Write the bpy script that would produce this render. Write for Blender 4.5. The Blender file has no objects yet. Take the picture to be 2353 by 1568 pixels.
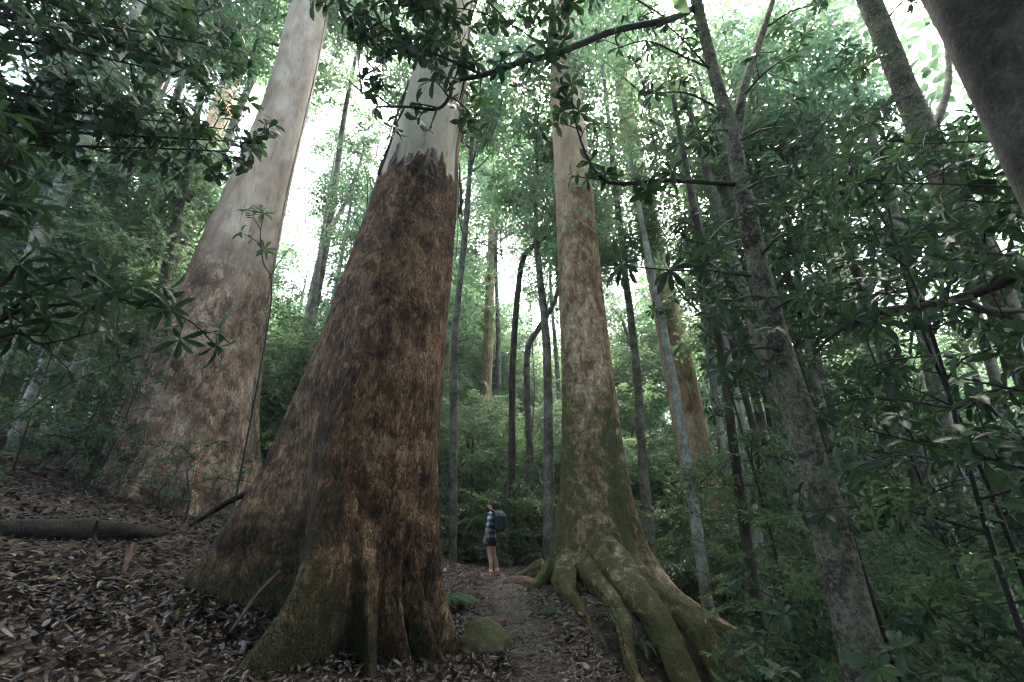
import bpy, math, random
import numpy as np
R = math.radians
SC = bpy.context.scene
COL = SC.collection
rng = np.random.default_rng(11)
random.seed(11)

# ------------------------------------------------------------------ camera, world, sun, exposure
CAM_Z = 1.5
PITCH = R(22.3)
FOC = 1046.0
cam_d = bpy.data.cameras.new("camera")
cam = bpy.data.objects.new("camera", cam_d)
COL.objects.link(cam)
cam.location = (0, 0, CAM_Z)
cam.rotation_euler = (R(90) + PITCH, 0, 0)
cam_d.sensor_width = 36.0
cam_d.lens = 16.0
cam_d.clip_start = 0.05
cam_d.clip_end = 3000
cam_d.dof.use_dof = True
cam_d.dof.focus_distance = 9.0
cam_d.dof.aperture_fstop = 2.0
SC.camera = cam
HAZE = 0.0016

SUN_EL, SUN_AZ = R(62), R(20)          # azimuth from +Y towards +X
W = bpy.data.worlds.new("World")
SC.world = W
W.use_nodes = True
wn = W.node_tree
wn.nodes.clear()
sky = wn.nodes.new("ShaderNodeTexSky")
sky.sky_type = 'NISHITA'
sky.sun_disc = False
sky.sun_elevation = SUN_EL
sky.sun_rotation = SUN_AZ
sky.air_density = 1.0
sky.dust_density = 6.0
sky.ozone_density = 1.0
bg = wn.nodes.new("ShaderNodeBackground")
bg.inputs[1].default_value = 0.15
wo = wn.nodes.new("ShaderNodeOutputWorld")
wn.links.new(sky.outputs[0], bg.inputs[0])
wn.links.new(bg.outputs[0], wo.inputs[0])
sun_d = bpy.data.lights.new("sun", 'SUN')
sun_d.energy = 1.0
sun_d.angle = R(25)
sun_d.color = (1.0, 0.96, 0.9)
sun = bpy.data.objects.new("sun", sun_d)
COL.objects.link(sun)
sun.rotation_euler = (R(90) - SUN_EL, 0, -SUN_AZ + math.pi)
sun.location = (0, 0, 60)

SC.view_settings.view_transform = 'Standard'
SC.view_settings.look = 'None'
SC.view_settings.exposure = 3.6
SC.view_settings.gamma = 1.0
SC.render.engine = 'CYCLES'
SC.cycles.filter_width = 1.15
cy = SC.cycles
cy.max_bounces = 10
cy.diffuse_bounces = 6
cy.glossy_bounces = 2
cy.transmission_bounces = 8
cy.volume_bounces = 0
cy.use_denoising = True
cy.use_adaptive_sampling = True
cy.adaptive_threshold = 0.015
cy.sample_clamp_indirect = 6.0
cy.caustics_reflective = False
cy.caustics_refractive = False
cy.volume_step_rate = 4.0

# ------------------------------------------------------------------ small maths
def at(u, v, Y):
    """world point on the ray of photo pixel (u, v) [2353 wide] at depth Y"""
    x = (u - 1176.5) / FOC
    y = -(v - 784.0) / FOC
    yc = math.cos(PITCH) - math.sin(PITCH) * y
    zc = math.sin(PITCH) + math.cos(PITCH) * y
    t = Y / yc
    return np.array([x * t, Y, CAM_Z + zc * t])

def dist(u, v, Y):
    y = -(v - 784.0) / FOC
    return Y / (math.cos(PITCH) - math.sin(PITCH) * y)

def _h(ix, iy, iz, s):
    n = (ix * 374761393 + iy * 668265263 + iz * 2147483647 + s * 1274126177) & 0xFFFFFFFF
    n = ((n ^ (n >> 13)) * 1274126177) & 0xFFFFFFFF
    n = (n ^ (n >> 16)) & 0xFFFF
    return n / 65535.0

def vnoise(x, y, z=None, s=0):
    x = np.asarray(x, float); y = np.asarray(y, float)
    z = np.zeros_like(x) if z is None else np.asarray(z, float)
    ix, iy, iz = np.floor(x).astype(np.int64), np.floor(y).astype(np.int64), np.floor(z).astype(np.int64)
    fx, fy, fz = x - ix, y - iy, z - iz
    fx, fy, fz = [f * f * (3 - 2 * f) for f in (fx, fy, fz)]
    out = 0
    for dx in (0, 1):
        for dy in (0, 1):
            for dz in (0, 1):
                w = (fx if dx else 1 - fx) * (fy if dy else 1 - fy) * (fz if dz else 1 - fz)
                out = out + w * _h(ix + dx, iy + dy, iz + dz, s)
    return out * 2 - 1

def fbm(x, y, z=None, s=0, o=4):
    a, out, tot = 1.0, 0, 0
    for k in range(o):
        f = 2.0 ** k
        out = out + a * vnoise(np.asarray(x) * f, np.asarray(y) * f, None if z is None else np.asarray(z) * f, s + k)
        tot += a
        a *= 0.5
    return out / tot

def sstep(x, a, b):
    t = np.clip((np.asarray(x, float) - a) / (b - a), 0, 1)
    return t * t * (3 - 2 * t)

def softplus(x, k=3.0):
    return np.log1p(np.exp(np.clip(np.asarray(x, float) * k, -40, 40))) / k

def terrain(x, y):
    x = np.asarray(x, float); y = np.asarray(y, float)
    z = 0.04 * np.clip(y, -40, 14) - 0.1 - 0.02 * np.clip(y - 15, 0, 60)
    z = z + 0.28 * np.clip(softplus(-x - 1.2), 0, 30)
    z = z - 0.30 * np.clip(softplus(x - 1.5), 0, 18)
    z = z + 0.22 * np.exp(-((x - 1.7) / 1.2) ** 2 - ((y - 10.0) / 1.5) ** 2)
    z = z - 0.60 * sstep(x, 0.85, 1.6) * sstep(-y, -8.7, -7.7)
    z = z + 0.06 * fbm(x * 0.7, y * 0.7, s=5, o=3) + 0.02 * fbm(x * 3.1, y * 3.1, s=9, o=2)
    return z

def path_mask(x, y):
    cx = -0.05 + 0.45 * sstep(-y, -9.5, -4.5) - 0.35 * sstep(y, 9.5, 12)
    return 1 - sstep(np.abs(x - cx + 0.12 * fbm(x * 0 + 3.3, y * 1.3, s=77, o=2)), 0.18, 0.55)

# ------------------------------------------------------------------ geometry collector
class Geo:
    def __init__(self):
        self.v = []; self.t = []; self.q = []; self.a = []; self.m = []; self.n = 0
    def add(self, v, tris=None, quads=None, rnd=None, moss=None):
        v = np.asarray(v, float).reshape(-1, 3)
        self.v.append(v)
        self.a.append(np.zeros(len(v)) if rnd is None else np.broadcast_to(np.asarray(rnd, float), (len(v),)))
        self.m.append(np.zeros(len(v)) if moss is None else np.broadcast_to(np.asarray(moss, float), (len(v),)))
        if tris is not None and len(tris): self.t.append(np.asarray(tris, np.int64).reshape(-1, 3) + self.n)
        if quads is not None and len(quads): self.q.append(np.asarray(quads, np.int64).reshape(-1, 4) + self.n)
        self.n += len(v)
    def verts(self):
        return np.concatenate(self.v) if self.v else np.zeros((0, 3))

def mesh_from(name, g, off=(0, 0, 0), smooth=True):
    v = g.verts() - np.asarray(off, float)
    t = np.concatenate(g.t) if g.t else np.zeros((0, 3), np.int64)
    q = np.concatenate(g.q) if g.q else np.zeros((0, 4), np.int64)
    me = bpy.data.meshes.new(name)
    me.vertices.add(len(v))
    me.vertices.foreach_set("co", v.astype(np.float32).ravel())
    loops = np.concatenate([t.ravel(), q.ravel()]).astype(np.int32)
    me.loops.add(len(loops))
    me.loops.foreach_set("vertex_index", loops)
    npoly = len(t) + len(q)
    me.polygons.add(npoly)
    ls = np.concatenate([np.arange(len(t)) * 3, len(t) * 3 + np.arange(len(q)) * 4]).astype(np.int32)
    me.polygons.foreach_set("loop_start", ls)
    me.polygons.foreach_set("use_smooth", np.full(npoly, smooth, bool))
    for nm, arr in (("rnd", g.a), ("moss", g.m)):
        at_ = me.attributes.new(nm, 'FLOAT', 'POINT')
        at_.data.foreach_set("value", np.concatenate(arr).astype(np.float32))
    me.update(calc_edges=True)
    return me

def obj(name, g, mat, parent=None, smooth=True, loc=None):
    off = parent.location if parent is not None else (loc if loc is not None else (0, 0, 0))
    if parent is not None and parent.parent is not None:
        off = np.array(parent.location) + np.array(parent.parent.location)
    me = g if isinstance(g, bpy.types.Mesh) else mesh_from(name, g, off, smooth)
    if mat is not None and not len(me.materials): me.materials.append(mat)
    o = bpy.data.objects.new(name, me)
    COL.objects.link(o)
    if parent is not None: o.parent = parent
    elif loc is not None: o.location = loc
    return o

def tag(o, label=None, cat=None, group=None, kind=None):
    if label: o["label"] = label
    if cat: o["category"] = cat
    if group: o["group"] = group
    if kind: o["kind"] = kind
    return o

def thing(name, loc, label, cat, group=None):
    o = bpy.data.objects.new(name, None)
    o.empty_display_size = 0.2
    COL.objects.link(o)
    o.location = tuple(float(c) for c in loc)
    return tag(o, label, cat, group)

def catmull(P, n):
    P = np.asarray(P, float)
    if len(P) == 2: return P[0] + (P[1] - P[0]) * np.linspace(0, 1, n)[:, None]
    Q = np.vstack([2 * P[0] - P[1], P, 2 * P[-1] - P[-2]])
    s = np.linspace(0, len(P) - 1, n)
    i = np.clip(s.astype(int), 0, len(P) - 2); f = (s - i)[:, None]
    a, b, c, d = Q[i], Q[i + 1], Q[i + 2], Q[i + 3]
    return 0.5 * ((2 * b) + (c - a) * f + (2 * a - 5 * b + 4 * c - d) * f ** 2 + (3 * b - a - 3 * c + d) * f ** 3)

def norm(a):
    return a / np.maximum(np.linalg.norm(a, axis=-1, keepdims=True), 1e-9)

def tube(g, P, r, seg=10, bump=0.0, seed=0, n=None, ends=True, moss=None, lump=1.0):
    """a bent, tapering, lumpy tube through points P with radii r"""
    P = np.asarray(P, float); r = np.broadcast_to(np.asarray(r, float), (len(P),))
    if n is None: n = len(P)
    s = np.linspace(0, 1, len(P)); sn = np.linspace(0, 1, n)
    C = catmull(P, n) if n != len(P) else P
    rr = np.interp(sn, s, r)
    T = norm(np.gradient(C, axis=0))
    ref = np.array([0.0, 1.0, 0.0]) if abs(T[0][1]) < 0.8 else np.array([1.0, 0, 0])
    A = np.zeros_like(C); prev = ref
    for k in range(n):
        a = prev - T[k] * np.dot(prev, T[k]); a /= max(np.linalg.norm(a), 1e-9); A[k] = a; prev = a
    B = np.cross(T, A)
    th = np.arange(seg) / seg * 2 * math.pi
    rad = rr[:, None] * np.ones((1, seg))
    if bump:
        cs = np.cos(th)[None, :] * lump; sn_ = np.sin(th)[None, :] * lump
        L = np.concatenate([[0], np.cumsum(np.linalg.norm(np.diff(C, axis=0), axis=1))])[:, None] * np.ones((1, seg))
        if bump > .3: rad = rad * (1 + .5 * bump * fbm(cs * 2.4 + seed, sn_ * 2.4, L / max(rr.mean() * 1.1, .05), s=seed + 9, o=3) - .18 * np.abs(fbm(cs * 1.7, sn_ * 1.7, L * .5, s=seed + 5, o=2)))
        rad = rad * (1 + bump * fbm(cs + 0 * rad + seed * 7.1, sn_ + 0 * rad, L / max(rr.mean() * 4, .05), s=seed, o=3))
    V = C[:, None, :] + rad[..., None] * (np.cos(th)[None, :, None] * A[:, None, :] + np.sin(th)[None, :, None] * B[:, None, :])
    idx = np.arange(n * seg).reshape(n, seg)
    a_, b_ = idx[:-1], idx[1:]
    Q = np.stack([a_, np.roll(a_, -1, 1), np.roll(b_, -1, 1), b_], -1).reshape(-1, 4)
    V = V.reshape(-1, 3); tr = []
    if ends:
        V = np.vstack([V, C[0], C[-1]])
        for k in range(seg):
            tr.append((n * seg, (k + 1) % seg, k))
            tr.append((n * seg + 1, (n - 1) * seg + k, (n - 1) * seg + (k + 1) % seg))
    m = None
    if moss is not None:
        m = np.repeat(np.interp(sn, np.linspace(0, 1, len(np.atleast_1d(moss))), np.atleast_1d(moss)), seg)
        if ends: m = np.concatenate([m, [0, 0]])
    g.add(V, tr, Q, rnd=0.0, moss=m)

# ------------------------------------------------------------------ materials
def new_mat(name):
    m = bpy.data.materials.new(name); m.use_nodes = True
    nt = m.node_tree; nt.nodes.clear()
    return m, nt
def nd(nt, t, **kw):
    n = nt.nodes.new(t)
    for k, v in kw.items():
        if k == "in_":
            for kk, vv in v.items(): n.inputs[kk].default_value = vv
        else: setattr(n, k, v)
    return n
def ramp(nt, fac, stops):
    n = nt.nodes.new("ShaderNodeValToRGB")
    e = n.color_ramp.elements
    while len(e) < len(stops): e.new(0.5)
    for k, (p, c) in enumerate(stops):
        e[k].position = p; e[k].color = (c[0], c[1], c[2], 1) if len(c) == 3 else c
    nt.links.new(fac, n.inputs[0])
    return n.outputs[0]
def mixc(nt, fac, a, b, mode='MIX'):
    n = nd(nt, "ShaderNodeMix", data_type='RGBA', blend_type=mode)
    for sock, v in ((0, fac), (6, a), (7, b)):
        if isinstance(v, (int, float)): n.inputs[sock].default_value = v
        elif isinstance(v, tuple): n.inputs[sock].default_value = (*v, 1) if len(v) == 3 else v
        else: nt.links.new(v, n.inputs[sock])
    return n.outputs[2]
def mth(nt, op, a, b=0.0, clamp=False):
    n = nd(nt, "ShaderNodeMath", operation=op, use_clamp=clamp)
    for k, v in ((0, a), (1, b)):
        if isinstance(v, (int, float)): n.inputs[k].default_value = v
        else: nt.links.new(v, n.inputs[k])
    return n.outputs[0]
def noise(nt, vec, scale, detail=6, rough=0.6, dist_=0.0):
    n = nd(nt, "ShaderNodeTexNoise", in_={"Scale": scale, "Detail": detail, "Roughness": rough, "Distortion": dist_})
    nt.links.new(vec, n.inputs["Vector"])
    return n.outputs["Fac"]
def mapped(nt, sc):
    tc = nd(nt, "ShaderNodeTexCoord"); mp = nd(nt, "ShaderNodeMapping")
    mp.inputs["Scale"].default_value = sc
    nt.links.new(tc.outputs["Object"], mp.inputs["Vector"])
    return mp.outputs[0]
def finish(nt, col, rough=0.8, bump=None, bs=0.5, bd=0.02, spec=0.3):
    p = nd(nt, "ShaderNodeBsdfPrincipled")
    p.inputs["Specular IOR Level"].default_value = spec
    if isinstance(col, tuple): p.inputs["Base Color"].default_value = (*col, 1)
    else: nt.links.new(col, p.inputs["Base Color"])
    if isinstance(rough, (int, float)): p.inputs["Roughness"].default_value = rough
    else: nt.links.new(rough, p.inputs["Roughness"])
    if bump is not None:
        b = nd(nt, "ShaderNodeBump"); b.inputs["Strength"].default_value = bs; b.inputs["Distance"].default_value = bd
        nt.links.new(bump, b.inputs["Height"]); nt.links.new(b.outputs[0], p.inputs["Normal"])
    o = nd(nt, "ShaderNodeOutputMaterial"); nt.links.new(p.outputs[0], o.inputs[0])

def bark_mat(name, dark, mid, light, scale=6, zs=0.3, flakes=0.5, moss=0.0, lichen=0.0, bump=0.6, bd=0.03, smooth=None,
             moss_col=((0.022, 0.035, 0.008), (0.07, 0.085, 0.014)), red=None, fs=2.1, lich_col=(0.36, 0.37, 0.31)):
    m, nt = new_mat(name)
    v1 = mapped(nt, (1, 1, zs))
    v0 = mapped(nt, (1, 1, 1))
    n1 = noise(nt, v1, scale, 9, 0.68, 0.4)
    n2 = noise(nt, v1, scale * 5.5, 6, 0.7)
    n3 = noise(nt, v0, scale * 0.22, 5, 0.6, 0.6)
    nv = noise_vec(nt, v1, scale * 1.6)
    off = nd(nt, "ShaderNodeVectorMath", operation='MULTIPLY_ADD'); off.inputs[1].default_value = (1.1 / scale,) * 3; off.inputs[2].default_value = (-.55 / scale,) * 3
    nt.links.new(nv, off.inputs[0])
    vw = nd(nt, "ShaderNodeVectorMath", operation='ADD'); nt.links.new(v1, vw.inputs[0]); nt.links.new(off.outputs[0], vw.inputs[1])
    vo = nd(nt, "ShaderNodeTexVoronoi", feature='F1', in_={"Scale": scale * fs, "Randomness": 1.0})
    ve = nd(nt, "ShaderNodeTexVoronoi", feature='DISTANCE_TO_EDGE', in_={"Scale": scale * fs, "Randomness": 1.0})
    for q in (vo, ve): nt.links.new(vw.outputs[0], q.inputs["Vector"])
    sep = nd(nt, "ShaderNodeSeparateColor"); nt.links.new(vo.outputs["Color"], sep.inputs[0])
    crack = ramp(nt, ve.outputs["Distance"], [(0.0, (0, 0, 0)), (0.16, (1, 1, 1))])
    h = mth(nt, 'ADD', mth(nt, 'MULTIPLY', n1, 0.9), mth(nt, 'MULTIPLY', n2, 0.3))
    h = mth(nt, 'ADD', h, mth(nt, 'MULTIPLY', mth(nt, 'ADD', crack, mth(nt, 'MULTIPLY', sep.outputs[0], 0.8)), flakes * 0.7))
    f = mth(nt, 'ADD', mth(nt, 'MULTIPLY', n1, 0.55), mth(nt, 'MULTIPLY', n2, 0.45))
    f = mth(nt, 'ADD', f, mth(nt, 'MULTIPLY', mth(nt, 'SUBTRACT', n3, 0.5), 0.75))
    f = mth(nt, 'ADD', f, mth(nt, 'MULTIPLY', mth(nt, 'SUBTRACT', sep.outputs[1], 0.5), 0.22 * flakes))
    col = ramp(nt, f, [(0.36, dark), (0.5, mid), (0.64, light)])
    tone = ramp(nt, sep.outputs[0], [(0.0, (0.6, 0.57, 0.55)), (0.6, (1, 1, 1)), (1.0, (1.45, 1.36, 1.25))])
    col = mixc(nt, min(1.0, flakes), col, tone, 'MULTIPLY')
    ck = ramp(nt, ve.outputs["Distance"], [(0.0, (0.3, 0.28, 0.26)), (0.10, (1, 1, 1))])
    col = mixc(nt, min(1.0, flakes * 0.9), col, ck, 'MULTIPLY')
    if red is not None:
        rn = noise(nt, v1, scale * 0.9, 5, 0.6, 0.8)
        col = mixc(nt, ramp(nt, rn, [(0.58, (0, 0, 0)), (0.68, (0.8, 0.8, 0.8))]), col, red)
    if smooth is not None:
        a = nd(nt, "ShaderNodeAttribute", attribute_name="rnd")
        sn = noise(nt, v1, 2.2, 6, 0.55, 0.5)
        sc_ = ramp(nt, sn, [(0.3, smooth[0]), (0.55, smooth[1]), (0.75, smooth[2])])
        st = noise(nt, mapped(nt, (1, 1, 0.12)), 14, 6, 0.7, 0.6)
        sc_ = mixc(nt, ramp(nt, st, [(0.55, (0, 0, 0)), (0.68, (0.8, 0.8, 0.8))]), sc_, smooth[3])
        col = mixc(nt, a.outputs["Fac"], col, sc_)
        inv = mth(nt, 'SUBTRACT', 1.08, a.outputs["Fac"])
        h = mth(nt, 'MULTIPLY', h, mth(nt, 'MAXIMUM', inv, 0.12))
    if lichen > 0:
        ln = mth(nt, 'ADD', mth(nt, 'MULTIPLY', noise(nt, v0, scale * 2.3, 8, 0.75, 0.2), 0.7), mth(nt, 'MULTIPLY', n3, 0.3))
        t = 0.70 - 0.22 * lichen
        col = mixc(nt, ramp(nt, ln, [(t - .03, (0, 0, 0)), (t + 0.10, (.85, .85, .85))]), col, lich_col)
    am = nd(nt, "ShaderNodeAttribute", attribute_name="moss")
    mn = mth(nt, 'ADD', mth(nt, 'MULTIPLY', noise(nt, v0, scale * 1.1, 9, 0.74, 0.2), 0.72), mth(nt, 'MULTIPLY', n2, 0.28))
    mf = mth(nt, 'ADD', mth(nt, 'ADD', am.outputs["Fac"], moss), mth(nt, 'MULTIPLY', mth(nt, 'SUBTRACT', mn, 0.5), 2.2))
    mfac = ramp(nt, mf, [(0.36, (0, 0, 0)), (0.70, (0.92, 0.92, 0.92))])
    mcn = noise(nt, v0, 45, 3, 0.7)
    mc = ramp(nt, mcn, [(0.3, moss_col[0]), (0.7, moss_col[1])])
    col = mixc(nt, mfac, col, mc)
    h = mth(nt, 'ADD', h, mth(nt, 'MULTIPLY', mth(nt, 'MULTIPLY', mfac, mcn), 0.5))
    finish(nt, col, 0.82, h, bump, bd, 0.25)
    return m

def noise_vec(nt, vec, scale):
    n = nd(nt, "ShaderNodeTexNoise", in_={"Scale": scale, "Detail": 2.0})
    nt.links.new(vec, n.inputs["Vector"])
    return n.outputs["Color"]

def leaf_mat(name, cols, trans, tmix=0.45, rough=0.36, spec=0.5, var=0.35):
    """cols: base colours over the per-leaf random value; trans: colour of light let through"""
    m, nt = new_mat(name)
    a = nd(nt, "ShaderNodeAttribute", attribute_name="rnd")
    oi = nd(nt, "ShaderNodeObjectInfo")
    n = len(cols)
    f = mth(nt, 'ADD', a.outputs["Fac"], mth(nt, 'MULTIPLY', mth(nt, 'SUBTRACT', oi.outputs["Random"], 0.5), var), True)
    col = ramp(nt, f, [(k / (n - 1), c) for k, c in enumerate(cols)])
    p = nd(nt, "ShaderNodeBsdfPrincipled")
    nt.links.new(col, p.inputs["Base Color"])
    p.inputs["Roughness"].default_value = rough
    p.inputs["Specular IOR Level"].default_value = spec
    tr = nd(nt, "ShaderNodeBsdfTranslucent")
    tc = ramp(nt, f, [(k / (len(trans) - 1), c) for k, c in enumerate(trans)])
    nt.links.new(tc, tr.inputs[0])
    mx = nd(nt, "ShaderNodeMixShader"); mx.inputs[0].default_value = tmix
    nt.links.new(p.outputs[0], mx.inputs[1]); nt.links.new(tr.outputs[0], mx.inputs[2])
    o = nd(nt, "ShaderNodeOutputMaterial"); nt.links.new(mx.outputs[0], o.inputs[0])
    return m

def plain(name, col, rough=0.7, spec=0.3, nscale=None, var=0.25, bs=0.2, bd=0.005):
    m, nt = new_mat(name)
    if nscale:
        v = mapped(nt, (1, 1, 1)); n = noise(nt, v, nscale, 5, 0.65)
        c = ramp(nt, n, [(0.3, tuple(x * (1 - var) for x in col)), (0.7, tuple(min(1, x * (1 + var)) for x in col))])
        finish(nt, c, rough, n, bs, bd, spec)
    else: finish(nt, col, rough, None, spec=spec)
    return m

M = {}
M['bark_center'] = bark_mat("rough_brown_bark", (0.042, 0.021, 0.011), (0.185, 0.100, 0.050), (0.44, 0.275, 0.145), 7.5, 0.42, 0.62, 0.22, 0, 1.0, 0.05, fs=3.3,
    smooth=((0.32, 0.275, 0.20), (0.45, 0.395, 0.295), (0.56, 0.49, 0.38), (0.20, 0.14, 0.09)), moss_col=((0.012, 0.022, 0.008), (0.045, 0.06, 0.014)), red=(0.20, 0.085, 0.04))
M['bark_left'] = bark_mat("pinkish_mottled_bark", (0.085, 0.054, 0.036), (0.25, 0.165, 0.11), (0.47, 0.345, 0.255), 4.5, 0.45, 0.6, 0.14, 0.3, 0.8, 0.03,
    smooth=((0.34, 0.235, 0.17), (0.55, 0.425, 0.33), (0.70, 0.58, 0.475), (0.19, 0.115, 0.075)), red=(0.34, 0.19, 0.13))
M['bark_tan'] = bark_mat("tan_mossy_bark", (0.17, 0.095, 0.05), (0.42, 0.275, 0.16), (0.64, 0.48, 0.32), 5.0, 0.45, 0.55, 0.29, 0.0, 0.8, 0.03,
    smooth=((0.36, 0.25, 0.155), (0.52, 0.385, 0.26), (0.64, 0.51, 0.37), (0.30, 0.17, 0.09)), red=(0.34, 0.17, 0.08))
M['bark_far'] = bark_mat("far_tan_bark", (0.24, 0.14, 0.075), (0.46, 0.30, 0.175), (0.60, 0.45, 0.29), 5, 0.3, 0.4, -0.05, 0.1, 0.6, 0.03)
M['bark_slim'] = bark_mat("mottled_grey_bark", (0.055, 0.05, 0.038), (0.12, 0.112, 0.085), (0.21, 0.20, 0.155), 9, 0.7, 0.2, 0.08, 0.75, 0.6, 0.015)
M['bark_mossy'] = bark_mat("dark_mossy_bark", (0.03, 0.027, 0.02), (0.08, 0.072, 0.05), (0.17, 0.158, 0.11), 9, 0.7, 0.4, 0.12, 0.95, 0.9, 0.02, lich_col=(0.30, 0.30, 0.21))
M['bark_pale'] = bark_mat("pale_lichen_bark", (0.13, 0.125, 0.095), (0.25, 0.245, 0.2), (0.40, 0.40, 0.34), 8, 0.8, 0.2, 0.03, 0.8, 0.5, 0.012, lich_col=(0.5, 0.5, 0.44))
M['bark_dark'] = bark_mat("dark_damp_bark", (0.025, 0.02, 0.015), (0.06, 0.05, 0.036), (0.12, 0.105, 0.075), 9, 0.6, 0.2, 0.1, 0.45, 0.6, 0.015, lich_col=(0.2, 0.2, 0.15))
M['twig'] = plain("dark_twig", (0.03, 0.028, 0.022), 0.75, 0.3, 30)
M['strip'] = bark_mat("shed_bark", (0.035, 0.017, 0.011), (0.08, 0.040, 0.027), (0.15, 0.082, 0.058), 10, 0.4, 0.2, -0.5, 0, 0.5, 0.01)
M['strip_grey'] = bark_mat("grey_peeling_bark", (0.07, 0.055, 0.04), (0.16, 0.13, 0.10), (0.30, 0.26, 0.2), 10, 0.25, 0.2, -0.5, 0, 0.6, 0.015)
M['rock'] = bark_mat("mossy_rock", (0.05, 0.045, 0.035), (0.11, 0.095, 0.07), (0.2, 0.17, 0.12), 7, 1, 0.2, 0.28, 0.1, 0.8, 0.03, moss_col=((0.02, 0.035, 0.008), (0.09, 0.11, 0.015)))
M['log'] = bark_mat("rotting_log", (0.005, 0.004, 0.0035), (0.012, 0.010, 0.008), (0.03, 0.025, 0.02), 6, 0.6, 0.2, 0.2, 0.0, 0.9, 0.03, moss_col=((0.012, 0.022, 0.008), (0.045, 0.06, 0.016)))
# foliage
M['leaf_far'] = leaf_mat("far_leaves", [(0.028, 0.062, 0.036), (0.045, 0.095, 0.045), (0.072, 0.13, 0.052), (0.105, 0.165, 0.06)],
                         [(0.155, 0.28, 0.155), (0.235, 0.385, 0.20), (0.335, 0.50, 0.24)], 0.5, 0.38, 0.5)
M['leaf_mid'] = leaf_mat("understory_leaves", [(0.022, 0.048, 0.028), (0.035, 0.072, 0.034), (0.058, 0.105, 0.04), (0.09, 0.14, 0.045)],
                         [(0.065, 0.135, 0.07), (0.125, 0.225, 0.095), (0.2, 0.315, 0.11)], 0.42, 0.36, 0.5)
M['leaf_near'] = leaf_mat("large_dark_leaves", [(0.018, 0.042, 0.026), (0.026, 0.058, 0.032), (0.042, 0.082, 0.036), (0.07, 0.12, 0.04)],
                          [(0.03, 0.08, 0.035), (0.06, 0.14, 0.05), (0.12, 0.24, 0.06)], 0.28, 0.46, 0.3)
M['leaf_fern'] = leaf_mat("fern_fronds", [(0.04, 0.085, 0.045), (0.07, 0.13, 0.06)], [(0.1, 0.22, 0.09), (0.15, 0.3, 0.1)], 0.4, 0.5, 0.3)

def litter_mat():
    m, nt = new_mat("fallen_leaf")
    a = nd(nt, "ShaderNodeAttribute", attribute_name="rnd")
    col = ramp(nt, a.outputs["Fac"], [(0.0, (0.014, 0.010, 0.008)), (0.25, (0.035, 0.023, 0.016)), (0.5, (0.072, 0.048, 0.033)), (0.72, (0.125, 0.09, 0.064)), (0.9, (0.23, 0.18, 0.14)), (0.97, (0.30, 0.14, 0.05)), (1.0, (0.36, 0.27, 0.04))])
    v = mapped(nt, (1, 1, 1)); n = noise(nt, v, 60, 4, 0.6)
    col = mixc(nt, 0.5, col, ramp(nt, n, [(0.3, (0.6, 0.6, 0.6)), (0.7, (1.25, 1.25, 1.25))]), 'MULTIPLY')
    finish(nt, col, 0.42, None, spec=0.5)
    return m
M['litter'] = litter_mat()
def soil_mat(name, a, b, c, sc, rough):
    m, nt = new_mat(name)
    v = mapped(nt, (1, 1, 1)); n = noise(nt, v, sc, 10, 0.7, 0.3)
    col = ramp(nt, n, [(0.3, a), (0.5, b), (0.72, c)])
    finish(nt, col, rough, n, 0.9, 0.05, 0.4)
    return m
M['soil'] = soil_mat("forest_soil", (0.018, 0.013, 0.009), (0.045, 0.032, 0.022), (0.10, 0.07, 0.048), 9, 0.85)
M['mud'] = soil_mat("trodden_mud", (0.026, 0.020, 0.016), (0.07, 0.055, 0.044), (0.15, 0.122, 0.102), 22, 0.42)

# ------------------------------------------------------------------ ground
def axis(fine0, fine1, step, far):
    f = np.arange(fine0, fine1 + 1e-6, step)
    d = np.geomspace(0.5, far, 26)
    return np.concatenate([(fine0 - d)[::-1], f, fine1 + d])
gx, gy = axis(-14, 6, 0.1, 900), axis(0.5, 16, 0.1, 900)
X, Y = np.meshgrid(gx, gy)
Z = terrain(X, Y) + 0.02 * fbm(X * 9, Y * 9, s=31, o=2)
g = Geo()
nx, ny = len(gx), len(gy)
idx = np.arange(nx * ny).reshape(ny, nx)
g.add(np.stack([X, Y, Z], -1).reshape(-1, 3), None, np.stack([idx[:-1, :-1], idx[:-1, 1:], idx[1:, 1:], idx[1:, :-1]], -1).reshape(-1, 4))
tag(obj("ground", g, M['soil']), kind="structure")
# trodden path
g = Geo()
py = np.arange(3.0, 12.6, 0.06); nc = 17
cx = -0.05 + 0.45 * sstep(-py, -9.5, -4.5) - 0.35 * sstep(py, 9.5, 12)
wd = 0.36 + 0.08 * vnoise(py * 1.3, py * 0, s=3)
s_ = np.linspace(-1, 1, nc)
PX = cx[:, None] + s_[None, :] * (wd[:, None] * (1 + 0.25 * vnoise(py[:, None] * 3 + 0 * s_[None, :], np.sign(s_)[None, :] * 5 + 0 * py[:, None], s=8)))
PY = py[:, None] + 0 * PX
edge = 1 - np.abs(s_)[None, :] ** 4
PZ = terrain(PX, PY) + 0.035 * edge - 0.02 + 0.018 * fbm(PX * 7, PY * 7, s=41, o=3) * edge + 0.012
idx = np.arange(len(py) * nc).reshape(len(py), nc)
g.add(np.stack([PX, PY, PZ], -1).reshape(-1, 3), None, np.stack([idx[:-1, :-1], idx[:-1, 1:], idx[1:, 1:], idx[1:, :-1]], -1).reshape(-1, 4))
tag(obj("path", g, M['mud']), kind="structure")

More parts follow.
